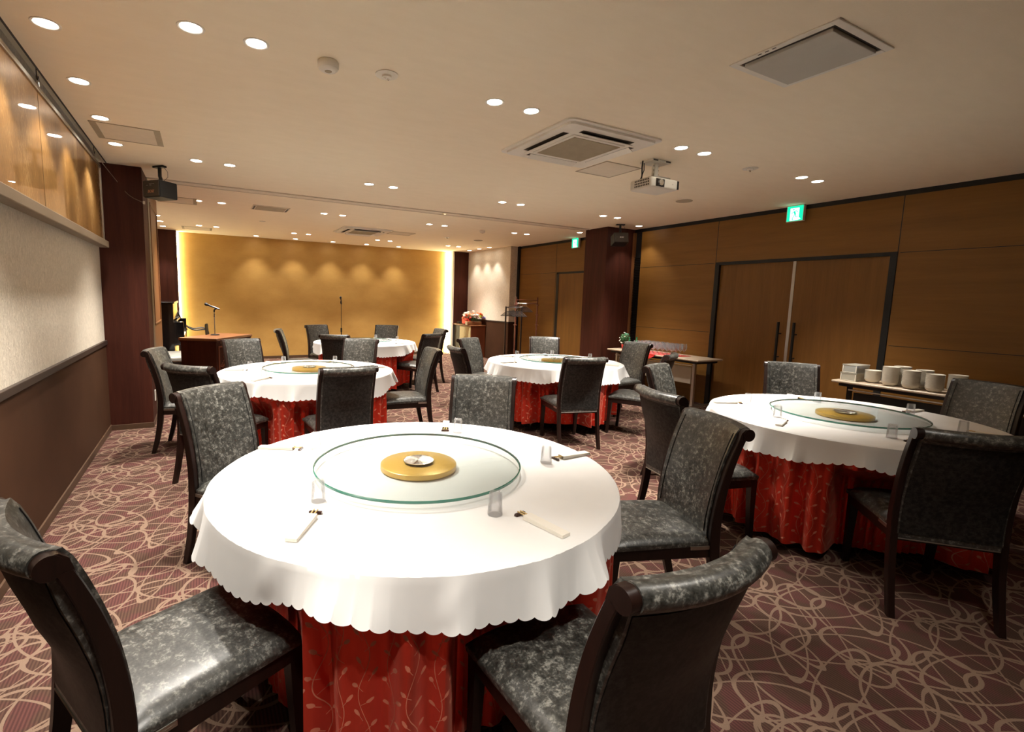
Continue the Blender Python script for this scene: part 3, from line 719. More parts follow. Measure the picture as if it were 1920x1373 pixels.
m_.build('vent_slots', M['slot_dark'], b)
m_ = MB(); m_.box(.145, .1665, -.1262, -.06, -.245, -.175); m_.build('dark_corner', M['black'], b)
m_ = MB(); m_.box(.085, .10, -.1262, -.1248, -.212, -.208); m_.build('badge', M['steel'], b)
m_ = MB(); m_.tube([(-.12, .03, -.002), (-.125, .03, -.06), (-.10, .05, -.12), (-.07, .09, -.17)], .006, 8); m_.tube([(-.105, .03, -.002), (-.10, .03, -.08), (-.11, .06, -.165)], .004, 8)
m_.build('cables', M['black'], t)
# exit signs: running figure, facing into the room (-x)
def exit_sign(x, y, label, w_=0.2, d_=.045):
    t = thing('exit_sign', label, 'sign', (x, y, H), 0, 'green running man exit signs')
    a = w_/2
    MB().rbox(-d_/2, d_/2, -a, a, -.195, -.001, .003).build('housing', M['white_plastic'], t)
    fx = -d_/2-.0012
    MB().box(fx, fx+.001, -a+.008, a-.008, -.189, -.010).build('green_panel', M['exit_green'], t)
    fx -= .001
    m_ = MB()
    def poly(pts): m_.prism(pts, 'X', fx, fx+.0008)
    # sign plane: u runs to the viewer's right (towards -y)
    def P(u, v): return (a-.008-u*(w_-.016), -.189+v*.179)
    poly([P(.20, .04), P(.72, .04), P(.88, .12), P(.76, .22), P(.76, .86), P(.20, .86)])
    m_.build('white_doorway', M['exit_white'], t)
    fx -= .001
    m_ = MB()
    def limb(p, q, wd):
        (u0, v0), (u1, v1) = p, q; L = math.hypot(u1-u0, v1-v0); nx, ny = -(v1-v0)/L*wd, (u1-u0)/L*wd
        poly([P(u0+nx, v0+ny), P(u1+nx, v1+ny), P(u1-nx, v1-ny), P(u0-nx, v0-ny)])
    poly([P(.41+.055*math.cos(2*PI*k/12), .76+.055*math.sin(2*PI*k/12)) for k in range(12)])
    limb((.45, .66), (.53, .42), .055)
    for p, q in (((.46, .64), (.28, .50)), ((.46, .65), (.60, .66)), ((.60, .66), (.68, .56)), ((.50, .42), (.38, .22)), ((.38, .22), (.34, .10)), ((.34, .10), (.44, .07)), ((.53, .42), (.56, .28)), ((.56, .28), (.72, .28))): limb(p, q, .024)
    m_.build('running_figure', M['exit_green'], t)
exit_sign(XR-.045, 3.60, 'lit green exit sign above the wooden double doors')
exit_sign(XR-.045, 7.66, 'lit green exit sign beyond the dark right column', .2)

# ------------------------------------------------------------------ gold panel hung along the left wall
t = thing('hanging_gold_panel', 'glossy gold patterned panel hung high along the left wall', 'wall panel', (-.835, 3.0, 1.88))
Y0, Y1 = -4.6, 2.93      # relative to y = 3
JY = 3.9
Y0 = YN+.05-3.0
m_ = MB(); m_.box(-.012, .012, Y0, Y1, .05, .735); m_.build('gold_face', M['gold_foil'], t)
m_ = MB(); m_.rbox(-.030, .048, Y0, Y1+.01, -.012, .052, .006); m_.build('bottom_ledge', M['trim_grey'], t)
m_ = MB(); m_.rbox(-.016, .022, Y0, Y1, .735, .765, .003); m_.build('top_rail', M['steel'], t)
m_ = MB(); m_.rbox(-.016, .020, Y1-.012, Y1+.004, .05, .765, .002); m_.build('end_rail', M['steel'], t)
m_ = MB()
for yj in (JY-3.0,): m_.box(.012, .0132, yj-.0015, yj+.0015, .05, .735)
m_.build('joint', M['brown_trim'], t)
for yy in (-0.9, 0.95, 2.72):
    m_ = MB(); m_.tube([(0, yy, .765), (.0, yy, .80), (.006, yy+.02, .84), (0.0, yy+.05, .82), (0, yy+.06, .77)], .004, 8)
    m_.tube([(.002, yy, .80), (.004, yy, .93)], .003, 6)
    m_.build('hanging_hook', M['chrome'], t)
o = MB().tube(catmull([(-.80, 5.72, 2.66), (-.72, 6.118, 2.55), (-.62, 6.118, 2.42), (-.50, 6.118, 2.36)], 8), .0035, 6).build('sagging_cable', M['trim_grey'])
tag(o, 'thin grey cable sagging across the top of the left column', 'cable')
m_ = MB(); m_.rbox(-.505, -.485, 6.112, 6.13, 2.345, 2.375, .003); 
tag(m_.build('cable_clip', M['white_plastic']), 'small white cable clip on the left column corner', 'clip')

# ------------------------------------------------------------------ chairs
# local frame: the sitter looks along +y, origin on the floor
BACK = [(-.262, .40), (-.258, .48), (-.262, .56), (-.275, .66), (-.297, .76), (-.322, .84), (-.344, .895)]   # rear edge of stiles (y, z)
def stile_poly():
    rear = catmull([(-.330, .0), (-.300, .12), (-.275, .26), (-.262, .40)], 4)[:-1] + catmull(BACK, 4)
    roll_c = (-.348, .905); rr = .026
    rolled = [(roll_c[0]+rr*math.cos(a), roll_c[1]+rr*math.sin(a)) for a in [R(210-k*18) for k in range(10)]]
    rear = rear[:-1]
    front = []
    wid = {0: .036, 1: .040}
    for (y, z) in rear:
        wz = .034 + .014*math.sin(min(1, z/.45)*PI/2) if z < .45 else .048-.014*min(1, (z-.45)/.40)
        front.append((y+wz, z))
    return rear, rolled, front
def chair_meshes():
    out = []
    rear, rolled, front = stile_poly()
    # wooden rear leg running up into the scrolled stile, one each side
    n = len(rear)
    for s in (-1, 1):
        m_ = MB()
        x_in = lambda z: (.196 if z > .42 else .192) * s
        x_out = lambda z: (.222 if z > .42 else .220) * s
        rows = []
        for (yr, zr), (yf, zf) in zip(rear, front):
            xi, xo = x_in(zr), x_out(zr)
            e = .003*s
            rows.append([(xi, yr, zr), (xo-e, yr, zr), (xo, yr+.003, zr), (xo, yf-.003, zf), (xo-e, yf, zf), (xi, yf, zf)])
        m_.grid(rows, smooth=False, closed_u=True)
        L = len(rows)-1
        m_.f.append(tuple(reversed(range(6)))); m_.f.append(tuple(L*6+k for k in range(6))); m_.sm += [False, False]
        # scroll
        a, b = sorted((.186*s, .224*s))
        sc_poly = [(-.348+.0265*math.cos(2*PI*k/24), .905+.0265*math.sin(2*PI*k/24)) for k in range(24)]
        m_.prism(sc_poly, 'X', a, b, smooth=True)
        m_.prism([(-.348, .9313), (-.330, .9285), (-.314, .914), (-.3085, .895), (-.302, .868), (-.330, .868), (-.340, .895)], 'X', *sorted((.197*s, .221*s)))
        out.append(('leg', m_.mesh('rear_leg', M['dark_wood'])))
    # front legs
    for s in (-1, 1):
        m_ = MB(); rows = []
        for (z, h, y, x) in ((0, .014, .236, .190), (.20, .017, .222, .192), (.38, .021, .214, .192), (.415, .021, .214, .192)):
            rows.append([(s*x-h, y-h, z), (s*x+h, y-h, z), (s*x+h, y+h, z), (s*x-h, y+h, z)])
        m_.grid(rows, smooth=False, closed_u=True); m_.f += [(3, 2, 1, 0), (12, 13, 14, 15)]; m_.sm += [False, False]
        out.append(('leg', m_.mesh('front_leg', M['dark_wood'])))
    # seat rails
    m_ = MB()
    m_.rbox(-.19, .19, .205, .233, .355, .415, .003); m_.rbox(-.19, .19, -.245, -.222, .355, .415, .003)
    for s in (-1, 1): m_.rbox(min(s*.186, s*.212), max(s*.186, s*.212), -.225, .21, .355, .415, .003)
    out.append(('seat_frame', m_.mesh('seat_frame', M['dark_wood'])))
    # padded seat
    m_ = MB(); rows = []
    NX, NY = 16, 16
    def seat_xy(u, v):       # u,v in -1..1, slightly tapering to the rear, bowed front
        y = .004 + v*.240
        hw = .208 + .018*(v+1)/2
        x = u*hw
        if v > 0: y -= (v**3)*.018*(abs(u)**3)
        return x, y
    for j in range(NY+1):
        row = []
        for i in range(NX+1):
            u = -1+2*i/NX; v = -1+2*j/NY
            x, y = seat_xy(u, v)
            e = (1-abs(u)**6)*(1-abs(v)**6)
            z = .437 + .030*e**.5 - .006*(u*u)
            row.append((x, y, z))
        rows.append(row)
    m_.grid(rows)
    per = [rows[0][i] for i in range(NX+1)] + [rows[j][NX] for j in range(1, NY+1)] + [rows[NY][i] for i in range(NX-1, -1, -1)] + [rows[j][0] for j in range(NY-1, 0, -1)]
    r1 = [(x*1.012, y*1.01, .425) for (x, y, z) in per]; r2 = [(x, y, .408) for (x, y, z) in per]; r3 = [(x*.95, y*.95, .405) for (x, y, z) in per]
    m_.grid([per, r1, r2, r3], closed_u=True)
    o = len(m_.v)-len(per); m_.f.append(tuple(o+i for i in range(len(per)))); m_.sm.append(False)
    bm = bmesh.new(); me = m_.mesh('seat', M['leather']); bm.from_mesh(me); bmesh.ops.remove_doubles(bm, verts=bm.verts, dist=.0005); bmesh.ops.recalc_face_normals(bm, faces=bm.faces); bm.to_mesh(me); bm.free()
    out.append(('seat', me))
    # upholstered back, a closed loop around front, roll and rear, bowed backwards in plan
    front_l = [(-.205, .425), (-.207, .52), (-.222, .64), (-.247, .75), (-.279, .85), (-.301, .905)]
    fr = catmull(front_l, 4)
    cyl = [(-.348+.0305*math.cos(R(a)), .905+.0305*math.sin(R(a))) for a in (50, 75, 100, 125, 150, 175, 200, 225, 250, 272)]
    lead = [(-.318, .930)]
    rear_l = [(-.343, .862), (-.328, .80), (-.296, .70), (-.272, .60), (-.262, .50), (-.262, .375), (-.250, .372)]
    rl = catmull(rear_l, 4)
    loop = fr + lead + cyl + rl + [(-.235, .40), (-.214, .415)]
    xs = [-.197, -.190, -.16, -.12, -.08, -.04, 0, .04, .08, .12, .16, .190, .197]
    rows = []
    for x in xs:
        sg = -.040*(1-(x/.197)**2)
        puff = 1 if abs(x) < .195 else .0
        row = []
        for (y, z) in loop:
            h = min(1, max(0, (z-.42)/.25))
            row.append((x, y+sg*h, z))
        rows.append(row)
    m_ = MB(); m_.grid(rows, closed_u=True)
    nl = len(loop); Lr = (len(xs)-1)*nl
    m_.f.append(tuple(reversed(range(nl)))); m_.f.append(tuple(Lr+k for k in range(nl))); m_.sm += [False, False]
    me = m_.mesh('backrest', M['leather']); out.append(('backrest', me))
    m_ = MB(); rr_ = []
    for x in xs[1:-1]:
        sg = -.040*(1-(x/.197)**2)
        rr_.append([(x, y+sg*min(1, max(0, (z-.42)/.25))-.0022, z) for (y, z) in rl if z > .378])
    m_.grid(rr_)
    m_.grid([[(x, y+.0018, z) for (x, y, z) in r_] for r_ in rr_])
    out.append(('rear_panel', m_.mesh('rear_panel', M['rear_leather'])))
    # stitched piping line just inside the stiles, both faces
    m_ = MB()
    for s in (-1, 1):
        x = s*.178; sg = -.040*(1-(x/.197)**2)
        m_.tube([(x, y+.0012+sg*min(1, max(0, (z-.42)/.25)), z) for (y, z) in fr[2:]], .0022, 6)
    out.append(('piping', m_.mesh('piping', M['black'])))
    m_ = MB(); m_.tube([(x, -.263-.0*(x/.2), .372) for x in (-.19, -.1, 0, .1, .19)], .003, 6)
    out.append(('back_hem', m_.mesh('back_hem', M['steel'])))
    for s in (-1, 1):
        m_ = MB(); a, b = sorted((s*.211, s*.2165)); m_.rbox(a, b, -.215, -.125, .394, .412, .002)
        m_.box(*sorted((s*.2165, s*.2172)), -.208, -.132, .4025, .4035)
        out.append(('metal_plate', m_.mesh('metal_plate', M['steel'])))
    return out
CH = chair_meshes()
def chair(x, y, face, label, group, h_off=.335):
    """x, y: where the crest of the back is; face: compass angle (deg) the sitter looks along"""
    f = R(face)
    t = thing('dining_chair', label, 'chair', (x+h_off*math.cos(f), y+h_off*math.sin(f), 0), f-PI/2, group)
    for nm, me in CH:
        o = bpy.data.objects.new(nm, me); COL.objects.link(o); o.parent = t
        if nm == 'rear_panel': o['label'] = 'dark leather panel on the rear of the backrest'
        if nm == 'metal_plate': o['label'] = 'metal plate on the seat rail'
    return t

TABLES = {
 'near':   dict(c=(0.79, 1.85), nm='nearest table'),
 'left':   dict(c=(0.90, 4.87), nm='left middle table'),
 'far':    dict(c=(2.33, 7.78), nm='farthest table'),
 'right':  dict(c=(3.79, 1.65), nm='right table'),
 'centre': dict(c=(3.78, 4.72), nm='centre middle table'),
}
# (crest x, y, heading or None = look at the table, label, seat phrase)
SEATS = {
 'near': [(.03, 3.04, -52, 'grey chair behind left of the nearest table, front of back showing', 'rear left'),
          (1.70, 2.88, 233, 'grey chair facing us straight behind the nearest table', 'rear'),
          (2.11, 1.44, 160, 'grey leather chair turned left at right side of nearest table', 'right'),
          (-.37, 1.38, 26, 'large chair cut by the left picture edge, lit grey seat', 'left front'),
          (.89, .62, 90, 'large dark chair back in the bottom middle of picture', 'front')],
 'left': [(.39, 6.25, None, 'grey chair facing us between the desk and left middle table', 'rear left'),
          (-.40, 5.30, -15, 'chair in profile beside the left dark column', 'left'),
          (-.10, 4.05, 45, 'dark chair back half hidden behind the near left chair', 'left front'),
          (.96, 3.63, 92, 'black chair back standing at front of the left middle table', 'front'),
          (2.13, 4.69, 174, 'dark chair in profile right of the left middle table', 'right'),
          (1.75, 6.02, None, 'grey chair facing us behind the left middle table', 'rear')],
 'far': [(1.83, 9.15, None, 'small grey chair before the gold wall, left of microphone stand', 'rear left'),
          (1.04, 8.02, -12, 'chair in profile with pale seat left of the farthest table', 'left'),
          (1.60, 6.78, 50, 'black chair back standing at front of the farthest table', 'front'),
          (3.02, 6.86, 118, 'black chair back at the right front of the farthest table', 'right front'),
          (3.12, 9.0, None, 'small grey chair facing us before the gold wall', 'rear'),
          (3.72, 7.85, 182, 'slim chair in profile right of farthest table, near light strip', 'right')],
 'centre': [(3.22, 5.90, None, 'shiny grey chair turned right at back left of centre table', 'rear left'),
          (2.50, 4.85, -6, 'black curved chair back at the left of centre table', 'left'),
          (4.50, 5.88, None, 'shiny grey chair facing us behind the centre middle table', 'rear'),
          (3.27, 3.63, 74, 'black chair back standing at front of the centre middle table', 'front'),
          (5.22, 4.76, 182, 'grey chair turned left at right of centre middle table', 'right'),
          (4.44, 3.60, 118, 'chair with lit seat at right front of centre middle table', 'right front')],
 'right': [(4.93, 2.62, 218, 'grey chair facing us behind right table before the doors', 'rear'),
          (5.20, 1.36, 170, 'grey chair between right table and the plate stacks', 'right'),
          (2.985, .80, 44, 'big black chair back at front of the right table', 'front'),
          (3.48, 2.94, -72, 'grey leather chair behind left of right table, scroll top showing', 'rear left'),
          (2.47, 2.05, -14, 'tall grey chair left of the right table, seat facing right', 'left')],
}
FRONTS = {}
for k, T in TABLES.items():
    cx, cy = T['c']; FRONTS[k] = []
    grp = 'dining chairs around the %s' % T['nm']
    for (x, y, hd, lab, sp_) in SEATS[k]:
        if hd is None: hd = math.degrees(math.atan2(cy-y, cx-x))
        r_ = math.hypot(x-cx, y-cy); rmin = 1.235 if k != 'right' else 1.16
        if r_ < rmin: x, y = cx+(x-cx)/r_*rmin, cy+(y-cy)/r_*rmin; r_ = rmin
        chair(x, y, hd, lab, grp)
        f = R(hd); fx, fy = x+.585*math.cos(f), y+.585*math.sin(f)
        FRONTS[k].append((math.atan2(fy-cy, fx-cx), math.hypot(fx-cx, fy-cy)))

# ------------------------------------------------------------------ tables
RT = 0.807; ZT = 0.735
def angdiff(a, b): return (a-b+PI) % (2*PI)-PI
def cloth_mesh(seed):
    rnd = random.Random(seed); NS = 116; SUB = 8; N = NS*SUB
    folds = [(rnd.uniform(0, 2*PI), rnd.uniform(.04, .10), rnd.uniform(.016, .052)) for _ in range(30)]
    low = [(n, rnd.uniform(0, 2*PI), a) for n, a in ((4, .022), (7, .014), (11, .012))]
    creases = [(rnd.uniform(0, 2*PI), rnd.uniform(-1.2, 1.2), rnd.uniform(.002, .005)) for _ in range(12)]
    rows = []
    radii = [.001, .1, .2, .3, .4, .5, .6, .68, .74, .78, .796]
    for r_ in radii: rows.append([(r_*math.cos(2*PI*i/N), r_*math.sin(2*PI*i/N), ZT) for i in range(N)])
    K = 16
    for k in range(1, K+1):
        t = k/K; row = []
        for i in range(N):
            a = 2*PI*i/N
            F = sum(am*math.exp(-(angdiff(a, c)/wd)**2) for c, wd, am in folds); F = .050*math.tanh(F/.050)
            L = .137+sum(am*math.sin(n*a+ph) for n, ph, am in low)
            s = (i % SUB)/SUB; sca = math.sin(PI*s)**.7*.011
            d = t*(L+sca)
            ee = min(1, d/.014)
            rr = RT-.010+.012*math.sin(ee*PI/2)
            out = .008*t + F*(t**1.1)*1.3 + .006*math.sin(9*a+2)*t
            cr = sum(am*math.exp(-((angdiff(a, c)-sl*(t-.4)*.12)/.04)**2) for c, sl, am in creases)*math.sin(PI*min(1, t*1.1))
            z = ZT-(1-math.cos(ee*PI/2))*.010-max(0, d-.010)*(1-.10*F/.03*t*.5)
            row.append(((rr+out+cr)*math.cos(a), (rr+out+cr)*math.sin(a), z))
        rows.append(row)
    m_ = MB(); m_.grid(rows, closed_u=True)
    return m_.mesh('tablecloth', M['cloth'])
def skirt_obj(name, c, fronts, seed, hem):
    rnd = random.Random(seed); N = 420; K = 14
    ph = [rnd.uniform(0, 2*PI) for _ in range(4)]
    rows = []; uvs = []
    for k in range(K+1):
        t = k/K; row = []; z = .724-(.724-hem)*t
        for i in range(N+1):
            a = 2*PI*(i % N)/N
            r_ = .785-.025*t
            ind = 0
            for (fa, fr_) in fronts:
                d = abs(angdiff(a, fa)); half = math.atan2(.24, fr_)
                need = max(0, r_-(fr_*math.cos(min(d, half))-.03) if d < half*1.0 else 0)
                base = max(0, r_-(fr_-.03))
                sm_ = max(0, min(1, (half*1.28-d)/(half*.28)))
                ind = max(ind, base*sm_*sm_*(3-2*sm_))
            tt = max(0, min(1, (t-.18)/.22)); ind *= tt*tt*(3-2*tt)
            pl = (.62*math.sin(34*a+ph[0]+1.4*math.sin(3*a+ph[2]))+.38*math.sin(53*a+ph[1]+math.sin(5*a)))*.052*(.30+.70*t)
            if ind > .02: pl = -abs(pl)*.5
            rr = min(r_-ind+pl, .798 if t < .3 else 9)
            row.append((rr*math.cos(a), rr*math.sin(a), z)); uvs.append((2*PI*i/N*.82, z))
        rows.append(row)
    m_ = MB(); m_.grid(rows); m_.uv = uvs
    # seam of the hem
    o = m_.build(name, M['satin']); o.location = (c[0], c[1], 0)
    return o
TABLETOP = MB().lathe([(.02, .700), (RT-.016, .700), (RT-.012, .706), (RT-.012, .726), (RT-.016, .7325), (.02, .7325)], 64, caps=True).mesh('tabletop', M['brown_trim'])
PED = MB().lathe([(.30, .012), (.30, .03), (.05, .06), (.045, .66), (.20, .70)], 28).mesh('pedestal', M['black_metal'])
TLEG = MB().tube([(.50, 0, .004), (.50, 0, .70)], .018, 10).mesh('leg', M['chrome'])
RS = .43
GLASS = MB().lathe([(.02, .0340), (RS-.004, .0340), (RS-.001, .0355)], 128).mesh('glass_top', M['turntable_glass'])
GLASS = MB().lathe([(0.001, .0340), (RS-.003, .0340)], 128, caps=False)
GLASS.lathe([(0.001, .0260), (RS-.003, .0260)], 128, caps=False)
GLASS = GLASS.mesh('glass_top', M['turntable_glass'])
GEDGE = MB().lathe([(RS-.005, .0228), (RS, .0255), (RS, .0318), (RS-.005, .0340)], 128, caps=False).mesh('glass_edge', M['glass_edge'])
GOLD = MB().lathe([(.155, .0025), (.160, .004), (.160, .023), (.156, .0255)], 64).mesh('gold_base', M['gold_plate'])
BASE = MB().lathe([(.15, .0), (.15, .0025)], 48).mesh('swivel_base', M['black_metal'])
DISCM = MB().lathe([(.064, .0343), (.064, .0372), (.0615, .0386)], 64, smooth=False).mesh('centre_disc', M['brushed_disc'])
tcol = {}
for ti, (k, T) in enumerate(TABLES.items()):
    cx, cy = T['c']; nm = T['nm']
    tb = thing('round_table', 'round banquet table hidden under cloth and skirt, the %s' % nm, 'table', (cx, cy, 0), 0, 'round banquet tables')
    o = bpy.data.objects.new('tabletop', TABLETOP); COL.objects.link(o); o.parent = tb
    o = bpy.data.objects.new('pedestal', PED); COL.objects.link(o); o.parent = tb
    for q in range(4):
        o = bpy.data.objects.new('leg', TLEG); COL.objects.link(o); o.parent = tb; o.rotation_euler = (0, 0, q*PI/2+.4)
    cl = bpy.data.objects.new('tablecloth', cloth_mesh(11+ti)); COL.objects.link(cl); cl.location = (cx, cy, 0)
    tag(cl, 'white scalloped tablecloth on the %s' % nm, 'tablecloth', 'white round tablecloths')
    sk = skirt_obj('table_skirt', (cx, cy), FRONTS[k], 31+ti, .06 if k != 'centre' else .11)
    tag(sk, 'red satin skirt with leaf pattern around the %s' % nm, 'table skirt', 'red table skirts')
    ls = thing('lazy_susan', 'round glass turntable with gold centre on the %s' % nm, 'lazy susan', (cx, cy, ZT+.001), 0, 'glass turntables')
    if k == 'near': ls.location = (cx+.0, cy+.01, ZT+.001)
    for nm2, me in (('glass_top', GLASS), ('glass_edge', GEDGE), ('gold_base', GOLD), ('swivel_base', BASE), ('centre_disc', DISCM)):
        o = bpy.data.objects.new(nm2, me); COL.objects.link(o); o.parent = ls
        if nm2 == 'gold_base': o['label'] = 'thick golden disc under the glass'
        if nm2 == 'centre_disc': o['label'] = 'brushed silver disc in the middle'

# ------------------------------------------------------------------ place settings
TUMB = MB().lathe([(.025, 0), (.0255, .0), (.0222, .072), (.0205, .0775), (.001, .0780)], 28, caps=False)
TUMB.lathe([(.0238, 0.0), (.0206, .068), (.019, .071), (.001, .0715)], 28, caps=False)
TUMB = TUMB.mesh('glass_tumbler', M['tumbler_glass'])
m_ = MB(); m_.prism([(-.0065, 0), (.0065, 0), (.0045, .0085), (.001, .0078), (-.001, .0078), (-.0045, .0085)], 'X', -.021, .021)
REST = m_.mesh('chopstick_rest', M['rest_brown'])
STICK = [MB().tube([(0, -.005, .0122), (0, .189, .0052)], [.0022, .0034], 8).mesh('stick', M['bamboo'])]
m_ = MB(); ws = .018
def wedge(m_, xa, xb, y0, y1, z00, z01, z10, z11):
    m_.add([(xa, y0, z00), (xb, y0, z00), (xb, y1, z10), (xa, y1, z10), (xa, y0, z01), (xb, y0, z01), (xb, y1, z11), (xa, y1, z11)], [(0, 3, 2, 1), (4, 5, 6, 7), (0, 1, 5, 4), (1, 2, 6, 5), (2, 3, 7, 6), (3, 0, 4, 7)])
wedge(m_, -ws, ws, .032, .195, .0006, .0012, .0004, .0010); wedge(m_, -ws, ws, .032, .195, .0146, .0152, .0098, .0104)
wedge(m_, -ws, -ws+.0007, .032, .195, .0012, .0146, .0010, .0098); wedge(m_, ws-.0007, ws, .032, .195, .0012, .0146, .0010, .0098)
wedge(m_, -ws, ws, .1943, .195, .0006, .0100, .0006, .0100)
SLEEVE = m_.mesh('paper_sleeve', M['paper'])
OV = {('near', 'rear left'): ((.451, 2.301), (.385, 2.315), 150), ('near', 'rear'): ((1.199, 2.291), (1.15, 2.345), 62), ('near', 'right'): ((1.340, 1.700), (1.405, 1.715), 2),
      ('near', 'left front'): ((.338, 1.689), (.309, 1.59), 238), ('near', 'front'): ((.849, 1.337), (.922, 1.296), -78),
      ('right', 'rear'): ((4.16, 2.00), (4.15, 2.10), 55), ('right', 'right'): ((4.31, 1.49), (4.385, 1.54), -5), ('right', 'front'): ((3.42, 1.25), (3.41, 1.17), 232),
      ('right', 'rear left'): ((3.56, 2.17), (3.51, 2.19), 150), ('right', 'left'): ((3.32, 1.82), (3.26, 1.74), 200)}
EXTRA = {'right': [((3.97, 1.12), (4.04, 1.12), -75, 'nearest right corner')]}
for k, T in TABLES.items():
    cx, cy = T['c']; nm = T['nm']
    items = []
    for (x, y, hd, lab, sp_) in SEATS[k]:
        if (k, sp_) in OV: g_, r_, a_ = OV[(k, sp_)]
        else:
            a = math.atan2(y-cy, x-cx); ux, uy = math.cos(a), math.sin(a)
            g_ = (cx+ux*.55+uy*.03, cy+uy*.55-ux*.03); r_ = (cx+ux*.56-uy*.05, cy+uy*.56+ux*.05); a_ = math.degrees(a)
        items.append((g_, r_, a_, sp_))
    for e in EXTRA.get(k, []): items.append(e)
    for (g_, r_, a_, sp_) in items:
        o = bpy.data.objects.new('glass_tumbler', TUMB); COL.objects.link(o); o.location = (g_[0], g_[1], ZT+.0012)
        tag(o, 'overturned tumbler at the %s seat of the %s' % (sp_, nm), 'glass', 'overturned glass tumblers')
        o = bpy.data.objects.new('chopstick_rest', REST); COL.objects.link(o); o.location = (r_[0], r_[1], ZT+.0012); o.rotation_euler = (0, 0, R(a_)+PI/2)
        tag(o, 'dark chopstick rest at the %s seat of the %s' % (sp_, nm), 'chopstick rest', 'dark chopstick rests')
        a = R(a_)
        for q in (-1, 1):
            o = bpy.data.objects.new('chopstick', STICK[0]); COL.objects.link(o)
            o.location = (r_[0]-math.sin(a)*.006*q, r_[1]+math.cos(a)*.006*q, ZT+.0010); o.rotation_euler = (0, 0, a-PI/2)
            tag(o, '%s chopstick at the %s seat of the %s' % (('right', 'left')[q > 0], sp_, nm), 'chopstick', 'bamboo chopsticks')
        o = bpy.data.objects.new('paper_sleeve', SLEEVE); COL.objects.link(o)
        o.location = (r_[0], r_[1], ZT+.0010); o.rotation_euler = (0, 0, a-PI/2)
        tag(o, 'white paper chopstick sleeve at the %s seat of the %s' % (sp_, nm), 'chopstick sleeve', 'white paper chopstick sleeves')

# ------------------------------------------------------------------ folding side tables
def side_table(x0, x1, y0, y1, label, panel_mat, plen=None):
    t = thing('folding_table', label, 'table', ((x0+x1)/2, (y0+y1)/2, 0), 0, 'folding side tables')
    a, b = (x1-x0)/2, (y1-y0)/2
    m_ = MB(); m_.rbox(-a, a, -b, b, .690, .715, .009, 3); m_.build('tabletop', M['table_laminate'], t)
    m_ = MB(); m_.rbox(-a+.05, a-.05, -b+.05, b-.05, .655, .689, .003); m_.build('under_frame', M['black_metal'], t)
    m_ = MB(); m_.rbox(-a+.10, -a+.112, -b+.17, b-.17, .36, .60, .004); m_.build('modesty_panel', M[panel_mat], t)
    for s in (-1, 1):
        y = s*(b-.13)
        m_ = MB()
        m_.rbox(-a+.09, -a+.13, y-.02, y+.02, .04, .66, .004); m_.rbox(-a+.02, a-.02, y-.022, y+.022, .03, .06, .006)
        l = m_.build('leg', M['steel'] if panel_mat == 'modesty_grey' else M['black_metal'], t)
        for xx in (-a+.05, a-.05): MB().lathe([(.022, .001), (.022, .028)], 14, (xx, y, 0)).build('caster', M['black'], l)
    m_ = MB(); m_.tube([(-a+.06, -b+.14, .625), (-a+.06, b-.14, .625)], .008, 8); m_.build('stretcher', M['steel'], t)
    return t
side_table(5.90, 6.43, 4.32, 6.02, 'beige folding side table left of the doors', 'modesty_grey')
side_table(5.84, 6.33, 0.98, 2.70, 'beige folding side table holding the stacks of white bowls', 'black')
ZS = .7155
# bowls: every stack is many nested bowls, each bowl a thing
def bowl_mesh(r, h):
    prof = [(r*.42, 0), (r*.44, .004), (r*.78, h*.34), (r*.92, h*.70), (r*.935, h*.86), (r, h*.96), (r, h), (r*.965, h), (r*.895, h*.68), (r*.74, h*.36), (r*.35, .010), (.001, .008)]
    return MB().lathe(prof, 30, caps=False).mesh('porcelain_bowl', M['porcelain'])
B1 = bowl_mesh(.068, .042)
SAU = bowl_mesh(.075, .024)
stacks = [(6.02, 2.415, 8, 'front left stack'), (5.955, 2.245, 13, 'second front stack'), (5.925, 2.075, 12, 'third front stack'), (5.93, 1.905, 11, 'fourth front stack'),
          (6.11, 2.215, 13, 'rear left stack'), (6.10, 2.04, 12, 'rear middle stack'), (6.09, 1.80, 11, 'rear right stack')]
rb = random.Random(3)
ORD = ['first', 'second', 'third', 'fourth', 'fifth', 'sixth', 'seventh', 'eighth', 'ninth', 'tenth', 'eleventh', 'twelfth', 'thirteenth', 'fourteenth']
for (x, y, n, nm) in stacks:
    for q in range(n):
        o = bpy.data.objects.new('porcelain_bowl', B1); COL.objects.link(o); o.location = (x+rb.uniform(-.0003, .0003), y+rb.uniform(-.0003, .0003), ZS+q*.0123)
        ps = 'bottom' if q == 0 else 'topmost' if q == n-1 else ORD[q]+' from the bottom'
        tag(o, 'white porcelain bowl, %s in the %s' % (ps, nm), 'bowl', 'stacked white bowls on the side table')
for (x, y, n, nm) in ((5.96, 1.70, 8, 'loose tilted stack right of the others'), (6.10, 1.60, 7, 'stack behind the grey chair')):
    for q in range(n):
        o = bpy.data.objects.new('porcelain_dish', SAU); COL.objects.link(o); o.location = (x+q*.0022, y+.001*(q % 2), ZS+.0005+q*.0112)
        o.rotation_euler = (0, 0, 0)
        ps = 'bottom' if q == 0 else 'topmost' if q == n-1 else ORD[q]+' from the bottom'
        tag(o, 'white dish, %s in the %s' % (ps, nm), 'dish', 'stacked white dishes on the side table')
